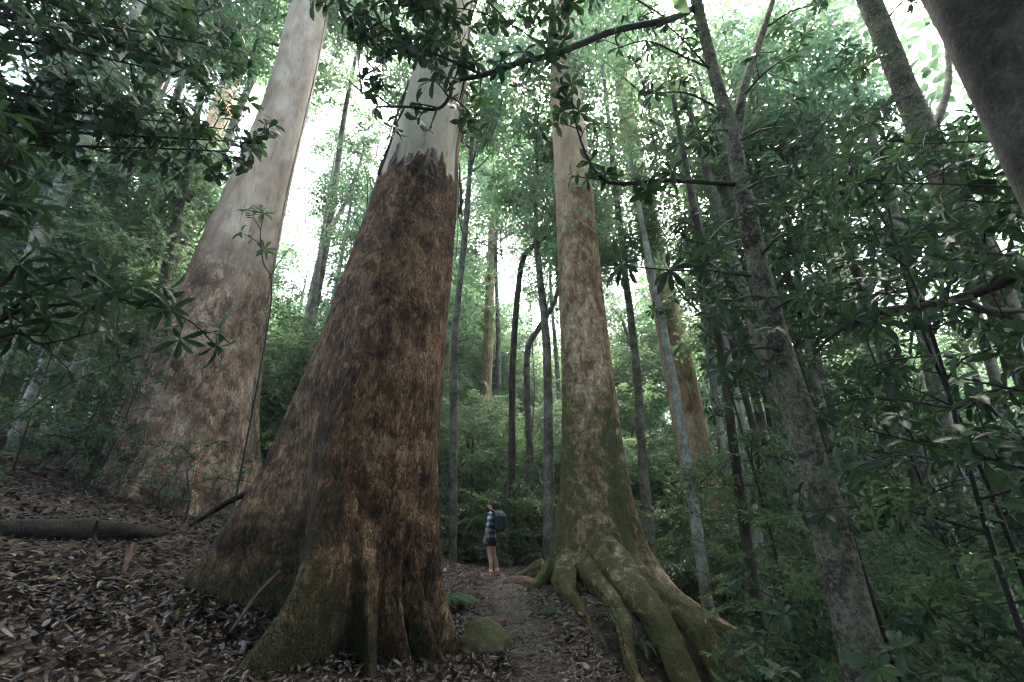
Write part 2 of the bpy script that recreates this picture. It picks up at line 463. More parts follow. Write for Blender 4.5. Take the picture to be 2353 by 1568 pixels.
# ------------------------------------------------------------------ giant trunks
def profile(L, Rr, Yc):
    """core axis X(z) and radius r(z) from silhouette points in the photo at depth Yc"""
    l = np.array([at(u, v, Yc)[[2, 0]] for u, v in L]); r = np.array([at(u, v, Yc)[[2, 0]] for u, v in Rr])
    l = l[np.argsort(l[:, 0])]; r = r[np.argsort(r[:, 0])]
    zt = min(l[-1, 0], r[-1, 0]); zb = max(l[0, 0], r[0, 0])
    z = np.linspace(zb, zt, 40)
    xl, xr = np.interp(z, l[:, 0], l[:, 1]), np.interp(z, r[:, 0], r[:, 1])
    w = (xr - xl) / 2
    k = np.ones(5) / 5
    pad = lambda a: np.concatenate([[a[0]] * 2, a, [a[-1]] * 2])
    c = np.convolve(pad((xl + xr) / 2), k, 'valid'); w = np.convolve(pad(w), k, 'valid')
    D = np.hypot(Yc, c)
    rt = w * D / np.sqrt(D * D + w * w) * (Yc / D * 0.35 + 0.65)
    return z, c, rt

def giant(prof, Yc, zlev, nth, lobes, seed, rough_amp, flute, fine_scale, torn=None, pinch=0.0):
    z0, c0, r0 = prof
    th = np.linspace(0, 2 * math.pi, nth, endpoint=False)
    zz = np.asarray(zlev)
    slope_r = (r0[-1] - r0[-6]) / (z0[-1] - z0[-6]); slope_c = (c0[-1] - c0[-6]) / (z0[-1] - z0[-6])
    r = np.interp(zz, z0, r0); c = np.interp(zz, z0, c0)
    up = np.clip(zz - z0[-1], 0, None)
    r = np.maximum(r + np.clip(slope_r, -.05, -.01) * up, 0.22)
    c = c + slope_c * up * 0.4
    TH, ZZ = np.meshgrid(th, zz)
    r2 = r[:, None] * np.ones_like(TH)
    add = np.zeros_like(TH)
    for (a_bot, a_top, amp, wdt, h, zb) in lobes:
        k = np.exp(-np.clip(ZZ - zb, -0.6, None) / h)
        cen = R(a_top) + (R(a_bot) - R(a_top)) * np.clip(k, 0, 1) + 0.10 * vnoise(ZZ * 1.2, ZZ * 0 + amp * 31, s=seed)
        d = np.abs((TH - cen + math.pi) % (2 * math.pi) - math.pi)
        w = R(wdt) * (0.75 + 0.25 * np.clip(1.6 - k, 0, 1.6))
        lb_ = amp * k * np.exp(-(d / w) ** 1.7)
        add = np.maximum(add, lb_) + 0.22 * np.minimum(add, lb_)
    cx_, cy_ = np.cos(TH), np.sin(TH)
    base_r = r2 * (1 - pinch * np.exp(-np.clip(ZZ - .3, 0, None) / 1.1)) + add
    P = (cx_ * base_r * fine_scale, cy_ * base_r * fine_scale, ZZ * fine_scale * 0.34)
    fl = flute * fbm(cx_ * 1.7 + seed, cy_ * 1.7, ZZ * 0.16, s=seed, o=3)
    n1 = fbm(P[0], P[1], P[2], s=seed + 20, o=4)
    n2 = fbm(P[0] * 2.3, P[1] * 2.3, P[2] * 2.0, s=seed + 30, o=3)
    smooth = np.zeros_like(TH)
    if torn is not None:
        zt, jag, fade = torn
        saw = np.abs((TH * 23 / (2 * math.pi) + 0.6 * vnoise(TH * 3, ZZ * 0, s=4)) % 1 - 0.5) * 2
        cut = zt + jag * (0.9 * vnoise(cx_ * 4.5, cy_ * 4.5, ZZ * 0, s=61) + 0.8 * saw ** 1.5 * (0.4 + 0.6 * vnoise(cx_ * 6, cy_ * 6, ZZ * 0, s=63)))
        smooth = sstep(ZZ - cut, -fade, fade)
        # strips of old bark still clinging down the two edges
        for cen, w in ((R(2), R(17)), (R(188), R(15))):
            d = np.abs((TH - cen + math.pi) % (2 * math.pi) - math.pi) + 0.10 * vnoise(ZZ * 1.7, ZZ * 0 + cen * 9, s=71)
            smooth = smooth * sstep(d, w * 0.75, w * 0.95)
    amp = rough_amp * (1 - smooth * 0.88)
    rad = base_r * (1 + fl * np.clip(1 - ZZ / 14, 0.15, 1)) + amp * (n1 * 1.0 + n2 * 0.5) + (1 - smooth) * (0.02 if torn is not None else 0)
    Vx = c[:, None] + cx_ * rad; Vy = Yc + cy_ * rad
    V = np.stack([Vx, Vy, ZZ], -1)
    return V, TH, ZZ, smooth, n1, add

def ring_mesh(g, V, rnd, moss):
    n, m = V.shape[:2]
    idx = np.arange(n * m).reshape(n, m)
    a, b = idx[:-1], idx[1:]
    Q = np.stack([a, np.roll(a, -1, 1), np.roll(b, -1, 1), b], -1).reshape(-1, 4)
    g.add(V.reshape(-1, 3), None, Q)
    g.a[-1] = rnd.reshape(-1); g.m[-1] = moss.reshape(-1)

def angd(TH, deg):
    return np.abs((TH - R(deg) + math.pi) % (2 * math.pi) - math.pi)

# --- centre tree
YC = 6.3
profC = profile([(1000, 0), (925, 270), (885, 400), (800, 640), (766, 745), (728, 880), (700, 1000), (690, 1150), (685, 1300), (690, 1500)],
                [(1085, 0), (1070, 200), (1056, 300), (1050, 450), (1042, 560), (1030, 700), (1015, 900), (1005, 1100), (1000, 1200), (990, 1350), (985, 1500)], YC)
zl = np.concatenate([np.arange(-0.9, 9.5, 0.03), np.arange(9.5, 14, 0.08), np.arange(14, 31, 0.5)])
lobesC = [(195, 184, 1.85, 13, 1.30, 0.6), (253, 263, 1.62, 12, 0.92, 0.35), (288, 284, 0.72, 8, 0.62, 0.25), (311, 307, 0.55, 6, 0.8, 0.2),
          (329, 322, 0.70, 6.5, 0.75, 0.2), (348, 340, 0.85, 8, 0.9, 0.2), (60, 60, 0.9, 14, 0.9, 0.4), (110, 110, 0.9, 14, 0.9, 0.5), (150, 150, 0.8, 13, 1.0, 0.7), (20, 15, 0.6, 9, 0.9, 0.3)]
zC_torn = at(960, 374, YC - 0.6)[2]
V, TH, ZZ, smC, n1, addC = giant(profC, YC, zl, 300, lobesC, 3, 0.024, 0.05, 5.0, (zC_torn, 0.42, 0.05), .38)
mossC = 0.36 * sstep(1.7 - ZZ, 0, 1.6) - 0.14 + 0.40 * np.exp(-(angd(TH, 255) / R(28)) ** 2) * sstep(4.6 - ZZ, 0, 3) + 0.32 * np.exp(-(angd(TH, 205) / R(26)) ** 2) * sstep(9 - ZZ, 0, 5) \
    + 0.25 * np.exp(-(angd(TH, 286) / R(9)) ** 2) * sstep(1.5 - ZZ, 0, .8) + 0.25 * np.exp(-(angd(TH, 326) / R(9)) ** 2) * sstep(1.2 - ZZ, 0, .8) - 0.9 * smC
baseC = (float(profC[1][0]), YC, float(terrain(profC[1][0], YC)))
tC = thing("giant_tree", baseC, "enormous buttressed tree with rough brown bark torn off above to smooth grey", "tree")
g = Geo(); ring_mesh(g, V, smC, mossC); trC = obj("trunk", g, M['bark_center'], tC)
VC = V

# --- left tree
YL = 11.0
profL = profile([(676, 0), (628, 186), (593, 291), (528, 442), (482, 543), (427, 678), (400, 744), (347, 820), (318, 900), (300, 1000), (280, 1100)],
                [(759, 0), (729, 151), (698, 281), (663, 427), (638, 543), (623, 633), (598, 788), (583, 931), (578, 1000), (582, 1100)], YL)
zl = np.concatenate([np.arange(0.6, 16, 0.06), np.arange(16, 36, 0.5)])
lobesL = [(200, 190, 0.9, 16, 0.9, 1.8), (240, 245, 0.5, 14, 0.8, 1.8), (275, 275, 0.45, 12, 0.8, 1.8), (310, 312, 0.5, 12, 1.2, 1.8), (338, 338, 0.35, 9, 1.3, 1.8), (90, 90, 0.5, 30, 1.0, 2.0), (30, 30, 0.5, 18, 1.0, 1.8)]
V, TH, ZZ, _, n1, add = giant(profL, YL, zl, 200, lobesL, 8, 0.03, 0.06, 3.5)
smL = sstep(ZZ + 1.3 * fbm(np.cos(TH) * 1.6, np.sin(TH) * 1.6, ZZ * .4, s=90) + 1.6 * np.cos(TH + .6), 8.0, 11.0)
mossL = 0.30 * sstep(6.0 - ZZ, 0, 4) * (0.5 + 0.5 * np.exp(-(angd(TH, 215) / R(45)) ** 2)) + 0.26 * np.exp(-(angd(TH, 190) / R(28)) ** 2) * sstep(13 - ZZ, 0, 3) - 0.6 * sstep(ZZ, 10, 14)
bL = (float(profL[1][0]), YL, float(terrain(profL[1][0], YL)))
tL = thing("giant_tree", bL, "huge leaning pinkish trunk with white upper bark at the top of the left slope", "tree")
g = Geo(); ring_mesh(g, V, smL, mossL); obj("trunk", g, M['bark_left'], tL)

# --- right of the path
YR = 11.0
profR = profile([(1266, 0), (1263, 200), (1275, 402), (1282, 603), (1288, 788), (1293, 931), (1288, 1081), (1281, 1182), (1275, 1247), (1262, 1300), (1255, 1340), (1250, 1400)],
                [(1326, 0), (1333, 100), (1346, 301), (1363, 452), (1378, 603), (1398, 788), (1418, 931), (1436, 1081), (1450, 1182), (1460, 1247), (1475, 1300), (1480, 1340), (1480, 1400)], YR)
zl = np.concatenate([np.arange(-1.2, 9, 0.04), np.arange(9, 22, 0.1), np.arange(22, 38, 0.5)])
lobesR = [(265, 262, .55, 9, .6, .2), (297, 292, .6, 8, .7, .2), (325, 316, .8, 7, .8, .1), (196, 190, 0.62, 13, 0.42, 0.35), (222, 226, 0.45, 10, 0.5, 0.35), (250, 250, 0.75, 16, 0.62, 0.2), (283, 283, 0.5, 10, 0.55, 0.2), (312, 305, 1.0, 12, 0.75, 0.1), (338, 326, 1.3, 12, 0.8, 0.0), (357, 345, 0.9, 11, 0.9, 0.1), (60, 60, 0.7, 20, 0.8, 0.2), (120, 120, 0.7, 20, 0.8, 0.3)]
V, TH, ZZ, _, n1, add = giant(profR, YR, zl, 240, lobesR, 14, 0.026, 0.05, 4.0, None, .12)
smR = 0.9 * sstep(ZZ + 1.6 * fbm(np.cos(TH) * 1.6, np.sin(TH) * 1.6, ZZ * .4, s=92) - 1.4 * np.cos(TH - 4.9), 7.0, 11.5)
mossR = 0.26 * sstep(6.8 - ZZ, 0, 4.0) + 0.22 * np.exp(-(angd(TH, 200) / R(35)) ** 2) * sstep(12 - ZZ, 0, 4) + 0.30 * np.exp(-(angd(TH, 300) / R(16)) ** 2) * sstep(4.8 - ZZ, 0, 1.5) - 0.30 * sstep(1.1 - ZZ, 0, .9) - 0.5 * sstep(ZZ, 9, 14)
bR = (float(profR[1][0]), YR, float(terrain(profR[1][0], YR)))
tR = thing("giant_tree", bR, "tall tan trunk with green moss patches and spreading mossy roots just right of the path", "tree")
g = Geo(); ring_mesh(g, V, smR, mossR); obj("trunk", g, M['bark_tan'], tR)
def root(parent, pts, rads, mat, seed, moss):
    d_ = pts[-1] - pts[-2]; e_ = pts[-1] + d_ * .7; e_[2] = float(terrain(e_[0], e_[1])) - .35
    P = np.array(list(pts) + [e_]); n_ = 90; rads = list(rads) + [rads[-1] * .8]; moss = [m_ + .34 for m_ in moss]
    g = Geo(); tube(g, P, rads, 36, 0.38, seed, n=n_, moss=moss, lump=1.6)
    return obj("root", g, mat, parent)
def P3(*a): return [at(u, v, y) for u, v, y in a]
def plan_root(xy, rads, seed, moss, lift=.35):
    pts = [np.array([x, y, float(terrain(x, y)) + r * .40 + (lift if i == 0 else lift * .25 if i == 1 else 0)]) for i, ((x, y), r) in enumerate(zip(xy, rads))]
    root(tR, pts, rads, M['bark_tan'], seed, moss)
plan_root([(2.05, 10.5), (2.6, 9.5), (3.0, 8.6), (3.15, 7.7), (3.3, 6.7)], [.40, .30, .23, .17, .10], 1, [.05, .15, .2, .2], .5)
plan_root([(1.75, 10.2), (2.05, 9.3), (2.35, 8.4), (2.45, 7.5), (2.55, 6.4)], [.44, .32, .25, .18, .10], 2, [.0, .15, .2, .2], .5)
plan_root([(1.45, 10.1), (1.6, 9.3), (1.75, 8.5), (1.7, 7.7), (1.85, 6.9)], [.30, .20, .13, .09, .05], 3, [.0, .1, .1, .1], .3)
plan_root([(1.15, 10.4), (1.02, 9.7), (1.0, 9.1), (1.1, 8.4)], [.34, .24, .15, .07], 4, [.0, .1, .2, .3], .22)
plan_root([(2.3, 10.8), (3.2, 10.1), (4.0, 9.3), (4.8, 8.6)], [.28, .22, .16, .10], 9, [.1, .2, .2, .2], .5)
root(tR, P3((1270, 1300, 10.7), (1238, 1345, 10.3), (1200, 1366, 10.0)), [.2, .13, .07], M['bark_tan'], 5, [.2, .2])
root(tR, P3((1250, 1300, 11.2), (1215, 1318, 11.4), (1180, 1338, 11.5)), [.18, .12, .06], M['bark_tan'], 6, [.1, .0])
# hanging bark on the centre tree
def ribbon(g, P, wid, thick, nrm, twist=0.0, n=14):
    C = catmull(P, n); T = norm(np.gradient(C, axis=0)); s = np.linspace(0, 1, n)
    N = np.asarray(nrm, float); B = norm(np.cross(T, N)); N = norm(np.cross(B, T))
    a = twist * s; B2 = B * np.cos(a)[:, None] + N * np.sin(a)[:, None]; N2 = np.cross(B2, T)
    w = wid * np.clip(.55 + .45 * np.sin(np.clip(s * .9 + .08, 0, 1) * math.pi) + .22 * rng.normal(size=n), .25, 1.2) / 2
    cur = 0.25 * w
    sec = [C - B2 * w[:, None] + N2 * cur[:, None], C - N2 * 0, C + B2 * w[:, None] + N2 * cur[:, None]]
    top = np.stack([x + N2 * thick / 2 for x in sec], 1); bot = np.stack([x - N2 * thick / 2 for x in sec[::-1]], 1)
    V = np.concatenate([top, bot], 1); m = 6
    idx = np.arange(n * m).reshape(n, m); A, Bq = idx[:-1], idx[1:]
    Q = np.stack([A, np.roll(A, -1, 1), np.roll(Bq, -1, 1), Bq], -1).reshape(-1, 4)
    Q = np.vstack([Q, [[0, 5, 4, 1]], [[1, 4, 3, 2]], [[(n - 1) * m, (n - 1) * m + 1, (n - 1) * m + 4, (n - 1) * m + 5]], [[(n - 1) * m + 1, (n - 1) * m + 2, (n - 1) * m + 3, (n - 1) * m + 4]]])
    g.add(V.reshape(-1, 3), None, Q, rnd=random.random())
zlC = np.concatenate([np.arange(-0.9, 9.5, 0.03), np.arange(9.5, 14, 0.08), np.arange(14, 31, 0.5)])
def onC(deg, z, off=0.03):
    i = int(np.argmin(np.abs(zlC - z))); j = int(round((deg % 360) / 360 * 300)) % 300
    p = VC[i, j]; c = np.array([np.interp(z, profC[0], profC[1]), YC, p[2]]); o = p - c; o[2] = 0
    return p + o / np.linalg.norm(o) * off, o / np.linalg.norm(o)
for k in range(16):
    deg = random.choice([random.uniform(340, 372), random.uniform(340, 372), random.uniform(176, 196), random.uniform(230, 330)])
    z1 = random.uniform(zC_torn - .1, zC_torn + (3.2 if (deg > 338 or deg < 200) else .45)); ln = random.uniform(.5, 1.6) * (1 if (deg > 338 or deg < 200) else .5)
    pts = []
    for s in (0, .35, .7, 1):
        p, nn = onC(deg + s * random.uniform(-3, 3), z1 - s * ln, 0.02 + (0.03 if deg < 338 else .10) * s * s * random.uniform(.4, 1.6)); pts.append(p)
    g = Geo(); ribbon(g, pts, random.uniform(.05, .12), .008, nn, random.uniform(-.8, .8))
    obj("bark_strip", g, M['strip_grey'], tC)
pA, nA = onC(296, zC_torn + 0.03, .07); pB, _ = onC(284, zC_torn - .42, .03)
g = Geo(); ribbon(g, [pA, (pA + pB) / 2 + nA * .04, pB], .07, .01, nA); obj("bark_strip", g, M['strip_grey'], tC)
pB, _ = onC(309, zC_torn - .3, .03)
g = Geo(); ribbon(g, [pA, (pA + pB) / 2 + nA * .03, pB], .06, .01, nA); obj("bark_strip", g, M['strip_grey'], tC)

# ------------------------------------------------------------------ leaves
def rot_zyx(yaw, pitch, roll):
    cz, sz, cy_, sy, cx_, sx = np.cos(yaw), np.sin(yaw), np.cos(pitch), np.sin(pitch), np.cos(roll), np.sin(roll)
    return np.stack([np.stack([cz * cy_, cz * sy * sx - sz * cx_, cz * sy * cx_ + sz * sx], -1),
                     np.stack([sz * cy_, sz * sy * sx + cz * cx_, sz * sy * cx_ - cz * sx], -1),
                     np.stack([-sy, cy_ * sx, cy_ * cx_], -1)], -2)

def leaves_simple(g, P, D, N, L, wr=0.4, fold=0.1, rnd=None):
    n = len(P); D = norm(D); S = norm(np.cross(D, N)); U = np.cross(S, D)
    L = np.broadcast_to(L, (n,))[:, None]
    W_ = S * L * wr / 2; F_ = U * L * fold
    V = np.stack([P, P + D * L * .3 + W_ * .9 + F_, P + D * L * .68 + W_ * .78 + F_ - U * L * .04, P + D * L - U * L * .14, P + D * L * .68 - W_ * .78 + F_ - U * L * .04, P + D * L * .3 - W_ * .9 + F_], 1).reshape(-1, 3)
    k = np.arange(n)[:, None] * 6
    Q = np.concatenate([k + [0, 3, 2, 1], k + [0, 5, 4, 3]])
    rn = rng.random(n) if rnd is None else rnd
    g.add(V, None, Q); g.a[-1] = np.repeat(rn, 6)

def leaves_fine(g, P, D, N, L, wr=0.3, fold=0.08, droop=0.25, rnd=None):
    n = len(P); D = norm(D); S = norm(np.cross(D, N)); U = np.cross(S, D)
    L = np.broadcast_to(L, (n,)).astype(float); Lc = L[:, None]
    dr = (droop * (0.4 + 1.2 * rng.random(n)))[:, None]
    cols = []
    for s, w in ((0.0, 0), (0.24, .50), (0.52, .92), (0.80, .90), (1.0, 0)):
        m = P + D * Lc * (s - 0.12 * dr * s * s) - U * Lc * dr * s * s
        if w == 0: cols.append(m[:, None])
        else:
            h = S * Lc * wr * w / 2; f = U * Lc * fold * w
            cols.append(np.stack([m + h + f, m, m - h + f], 1))
    V = np.concatenate(cols, 1)               # 11 verts
    k = np.arange(n)[:, None] * 11
    T = np.concatenate([k + [0, 2, 1], k + [0, 3, 2], k + [7, 8, 10], k + [8, 9, 10]])
    Q = np.concatenate([k + [1, 2, 5, 4], k + [2, 3, 6, 5], k + [4, 5, 8, 7], k + [5, 6, 9, 8]])
    rn = rng.random(n) if rnd is None else rnd
    g.add(V.reshape(-1, 3), T, Q); g.a[-1] = np.repeat(rn, 11)

def spray_template():
    P, D, N = [], [], []
    def twig(o, d, ln, step=0.085):
        s = 0.12 * ln; side = 1
        dd = np.array([math.cos(d), math.sin(d)])
        while s < ln:
            a = d + side * R(random.uniform(35, 70))
            p = o + dd * s
            P.append((p[0], p[1], -0.22 * (p[0] ** 2 + p[1] ** 2) + random.uniform(-.03, .03)))
            D.append((math.cos(a), math.sin(a), random.uniform(-.4, .12)))
            N.append((random.uniform(-.38, .38), random.uniform(-.38, .38), 1))
            s += step * random.uniform(.7, 1.3); side = -side
    twig(np.zeros(2), 0, 1.0)
    for k, s in enumerate((0.2, 0.35, 0.5, 0.65, 0.8)):
        twig(np.array([s, 0.0]), (1 if k % 2 else -1) * R(random.uniform(35, 60)), 0.75 * (1 - s) + 0.2)
    return np.array(P), np.array(D), norm(np.array(N))
SPRAYS = [spray_template() for _ in range(4)]

def put_sprays(g, C, yaw, pitch, roll, sc, leaf, fine=False, wr=0.4, rbase=None, thin=1.0):
    """scatter leafy sprays: C centres (n,3)"""
    n = len(C); pick = rng.integers(0, 4, n)
    for k in range(4):
        I = np.nonzero(pick == k)[0]
        if not len(I): continue
        P, D, N = SPRAYS[k]
        Rm = rot_zyx(yaw[I], pitch[I], roll[I])
        s = np.broadcast_to(sc, (n,))[I]
        Pw = (np.einsum('nij,mj->nmi', Rm, P) * s[:, None, None] + C[I][:, None]).reshape(-1, 3)
        Dw = np.einsum('nij,mj->nmi', Rm, D).reshape(-1, 3); Nw = np.einsum('nij,mj->nmi', Rm, N).reshape(-1, 3)
        rn = np.clip(np.repeat((rng.random(n) if rbase is None else rbase)[I], len(P)) * 0.55 + 0.45 * rng.random(len(Pw)), 0, 1)
        L = leaf * rng.uniform(.7, 1.3, len(Pw))
        if thin < 1:
            kk = rng.random(len(Pw)) < thin
            Pw, Dw, Nw, rn, L = Pw[kk], Dw[kk], Nw[kk], rn[kk], L[kk]
        (leaves_fine if fine else leaves_simple)(g, Pw, Dw, Nw, L, wr, rnd=rn)

def blob_points(center, rad, n_clump, per, rc, shell=0.55):
    """clumped points in an ellipsoid, with empty space between the clumps"""
    d = norm(rng.normal(size=(n_clump, 3)))
    r = shell + (1 - shell) * rng.random(n_clump) ** 0.7
    r[rng.random(n_clump) < .3] *= rng.random()
    cl = np.asarray(center) + d * r[:, None] * np.asarray(rad)
    k = np.repeat(np.arange(n_clump), per)
    pts = cl[k] + rng.normal(size=(len(k), 3)) * rc * np.array([1, 1, .55])
    out = norm(pts - np.asarray(center))
    return pts, out, cl, k

def crown_geo(center, rad, n_clump, per, rc, sc, leaf, wr=.42, thin=1.0, fine=False):
    g = Geo()
    pts, out, cl, k = blob_points(center, rad, n_clump, per, rc)
    yaw = np.arctan2(out[:, 1], out[:, 0]) + rng.normal(size=len(pts)) * .8
    pitch = rng.normal(size=len(pts)) * .35 + .15
    cb = rng.random(n_clump)
    put_sprays(g, pts, yaw, pitch, rng.normal(size=len(pts)) * .5, sc * rng.uniform(.7, 1.3, len(pts)), leaf, fine, wr, cb[k], thin)
    return g, cl

def merge(g, h):
    for i in range(len(h.v)): pass
    for a in ('v', 'a', 'm'): getattr(g, a).extend(getattr(h, a))
    g.t.extend([x + g.n for x in h.t]); g.q.extend([x + g.n for x in h.q]); g.n += h.n
# ------------------------------------------------------------------ slim and far trees
CROWNS = []
for k in range(7):
    rad = [(2.4, 2.4, 3.4), (2.8, 2.6, 3.0), (2.0, 2.2, 4.0)][k % 3]
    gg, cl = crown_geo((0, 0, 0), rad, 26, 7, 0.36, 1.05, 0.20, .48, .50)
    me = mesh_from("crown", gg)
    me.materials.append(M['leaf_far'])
    lim = Geo()
    for c in cl[:9]:
        a = np.array([0, 0, -rad[2] * random.uniform(.5, 1.0) if c[2] < 0 else c[2] * .1 - 1])
        tube(lim, [a, (a + c) / 2 + rng.normal(size=3) * .25, c], [.05, .035, .012], 5, 0, 0, 7)
    ml = mesh_from("limb", lim); ml.materials.append(M['bark_slim'])
    CROWNS.append((me, ml))

def put_crown(parent, c, sc, k=None):
    me, ml = CROWNS[random.randrange(7) if k is None else k]
    yaw = random.uniform(0, 6.28)
    for nm, m_ in (("crown", me), ("limbs", ml)):
        o = bpy.data.objects.new(nm, m_); COL.objects.link(o); o.parent = parent
        o.location = tuple(np.asarray(c, float) - np.asarray(parent.location)); o.scale = (sc, sc, sc * random.uniform(.9, 1.15)); o.rotation_euler = (0, 0, yaw)

def slim(label, pts, w, Yd, mat, moss=0.0, top=6.0, crowns=(), name="slender_tree", seg=14, bump=.12, group=None, lump=1.0):
    Ys = [Yd] * len(pts) if np.isscalar(Yd) else Yd
    w = np.interp(np.linspace(0, 1, len(pts)), np.linspace(0, 1, len(w)), w)
    P = [at(u, v, y) for (u, v), y in zip(pts, Ys)]
    r = [ww / 2 / FOC * dist(u, v, y) * .97 for (u, v), ww, y in zip(pts, w, Ys)]
    d = P[0] - P[1]; d = d / np.linalg.norm(d) * .5 + np.array([0, 0, .5])
    P = [P[0] + d * top] + P; r = [max(.03, r[0] * .6)] + r
    b = P[-1].copy(); zt = float(terrain(b[0], b[1]))
    if b[2] > zt + .1:
        b = b + np.array([(P[-1] - P[-2])[0] * .15, 0, 0]); b[2] = zt - .35; P.append(b); r.append(r[-1] * 1.25)
    t = thing(name, (P[-1][0], P[-1][1], zt), label, "tree", group)
    g = Geo(); Lg = sum(np.linalg.norm(np.diff(np.array(P), axis=0), axis=1))
    tube(g, P[::-1], r[::-1], seg, bump, random.randrange(99), max(20, int(Lg * 7)), moss=moss, lump=lump)
    obj("trunk", g, mat, t)
    for (du, dy, dz, s) in crowns:
        put_crown(t, P[0] + np.array([du, dy, dz]), s)
    return t, P, r

def limb(t, pts, rads, mat, name="branch", n=24, seg=10, bump=.12):
    g = Geo(); tube(g, pts, rads, seg, bump, random.randrange(99), n)
    return obj(name, g, mat, t)

BS, BP, BD, BF = M['bark_slim'], M['bark_pale'], M['bark_dark'], M['bark_far']
slim("slender mossy grey trunk close beside the right edge of the giant brown tree", [(1074, 470), (1062, 600), (1046, 760), (1042, 900), (1042, 1100), (1040, 1310)], (14, 15, 17, 19), 14, BS, .1, 4, [(0, 0, 1, .9)])
slim("straight pale tan trunk rising far behind the hiker's head", [(1130, 560), (1122, 780), (1117, 900), (1115, 1050), (1108, 1200)], (20, 24, 28, 32), 25, BF, 0, 8, [(0, 0, 1, 1.5)], "tall_tree")
slim("tan trunk mostly hidden behind the right edge of the giant brown tree", [(1032, 760), (1024, 860), (1018, 1000), (1014, 1150)], (14, 18, 20), 27, BF, 0, 16, [(0, 0, 0, 1.4)], "tall_tree")
slim("dark slim trunk curving right at its top, just behind and right of the hiker", [(1262, 535), (1225, 565), (1200, 603), (1187, 700), (1178, 850), (1176, 1050), (1178, 1320)], (10, 13, 14, 16, 18), 15, BD, .05, 2.0, [(.5, .5, 1, .7)])
slim("crooked grey trunk bending right, midway between hiker and mossy tan tree", [(1275, 690), (1240, 752), (1214, 800), (1211, 900), (1217, 1050), (1215, 1310)], (11, 14, 16, 19), 16, BS, .1, 2.0, [(.5, .4, .6, .6)])
slim("straight lichen-spotted trunk just right of the mossy tan giant", [(1412, 400), (1438, 640), (1463, 850), (1478, 1080), (1502, 1320)], (13, 17, 20, 27), 12.5, BS, .12, 9, [(1, 2, 2, .9)])
slim("thick orange brown trunk behind the large whorled leaves right of the tan giant", [(1465, 400), (1515, 640), (1548, 790), (1590, 1000), (1628, 1210)], (46, 60, 72, 94), 17, BF, .0, 9, [(0, 0, 2, 1.5)], "tall_tree", 20)
slim("dark thin trunk running down to the undergrowth left of the leaning mottled trunk", [(1610, 560), (1655, 800), (1690, 1060), (1735, 1380), (1760, 1560)], (18, 20, 24, 34), 7.5, BD, .0, 4, [(0, 1.5, 2.5, .7)])
slim("pale thin trunk behind the dark thin trunk on the right", [(1650, 720), (1700, 950), (1737, 1215)], (15, 19, 24), 10.5, BP, 0, 4, [(0, 1, 2, .7)])
slim("dark narrow trunk at the right of a pale thin one", [(1700, 860), (1735, 1000), (1768, 1210)], (14, 17, 20), 12, BD, .05, 5, [(0, 1, 0, .7)])
tJ, PJ, rJ = slim("forked mottled mossy trunk leaning across the right half of the photo", [(1585, -60), (1640, 165), (1680, 300), (1702, 420), (1740, 600), (1790, 800), (1862, 1050), (1930, 1300), (1968, 1450)],
                  (24, 27, 34, 39, 47, 56, 72, 86, 92), 5.0, M['bark_mossy'], [.1, .1, .1, .15, .2, .25], 3.0, [], "forked_tree", 24, .10, lump=1.4)
limb(tJ, P3((1690, 330, 5.0), (1708, 210, 5.0), (1740, 110, 5.1), (1790, -40, 5.3)), [.08, .07, .06, .04], M['bark_mossy'])
tK, PK, rK = slim("leaning grey trunk with dark knots near the top right of the photo", [(1980, -40), (2070, 180), (2150, 370), (2230, 530), (2300, 700), (2360, 840), (2430, 1000)], (42, 48, 54, 58, 62, 70), 5.6, M['bark_mossy'], .0, 3.0, [], "slender_tree", 20, .10, lump=1.4)
slim("slim grey trunk in the bright green gap between the leaning trunks on the right", [(2030, 400), (2060, 520), (2110, 700), (2150, 880), (2192, 1060)], (22, 27, 33, 38), 8.5, BS, .05, 3, [(0, 1.5, 2.5, .7)])
slim("orange tan trunk glimpsed through leaves behind the forked trunk", [(1870, 430), (1925, 620), (2000, 850), (2060, 1010)], (42, 52, 64, 76), 18, BF, 0, 8, [(0, 0, 2, 1.4)], "tall_tree", 18)
slim("thin trunk between the forked trunk and the orange tan one", [(1812, 520), (1832, 620), (1850, 760), (1880, 900)], (12, 14, 17), 12, BS, 0, 4, [(0, .5, 1, .8)])
slim("pale mottled trunk leaning at far left above the leafy slope", [(255, 160), (200, 300), (165, 380), (120, 480), (80, 590), (30, 730)], (26, 32, 36, 38), 8.5, BP, 0, 3, [(0, 1.5, 2.5, .8)])
slim("second pale trunk, thinner, in the leafy gap left of the leaning white-topped giant", [(325, 280), (275, 385), (225, 490), (195, 580), (165, 690)], (19, 22, 25), 10.5, BP, 0, 4, [(0, 1, 2, .8)])
slim("long thin pale trunk running close along the left side of the white-topped giant", [(612, 30), (590, 150), (550, 250), (480, 430), (422, 553), (370, 680)], (14, 16, 19, 22), 14, BP, .05, 3, [(0, 1, 2, 1.0)])
slim("broad tan trunk half hidden by leaves behind the long thin pale trunk", [(510, 250), (440, 470), (385, 600), (345, 700)], (44, 50, 56), 20, BF, 0, 8, [(0, 0, 2, 1.5)], "tall_tree", 18)
slim("pale broad trunk showing through leaves at the top of the left side", [(425, -20), (400, 60), (340, 220), (260, 430)], (40, 44, 50), 17, BF, 0, 6, [(-1, 1, 1, 1.3)], "tall_tree", 18)
slim("thick pale trunk at the upper left corner behind dark leaves", [(120, 170), (60, 260), (-10, 370), (-80, 480)], (40, 46, 50), 8, BP, 0, 3, [(-1, 1, 2, .9)])
slim("thin pale trunk with spreading bare limbs between the two giants", [(805, 440), (770, 510), (735, 590), (712, 690), (690, 820), (672, 950)], (9, 11, 13, 15), 19, BP, 0, 3, [(.5, .5, .5, .9)])
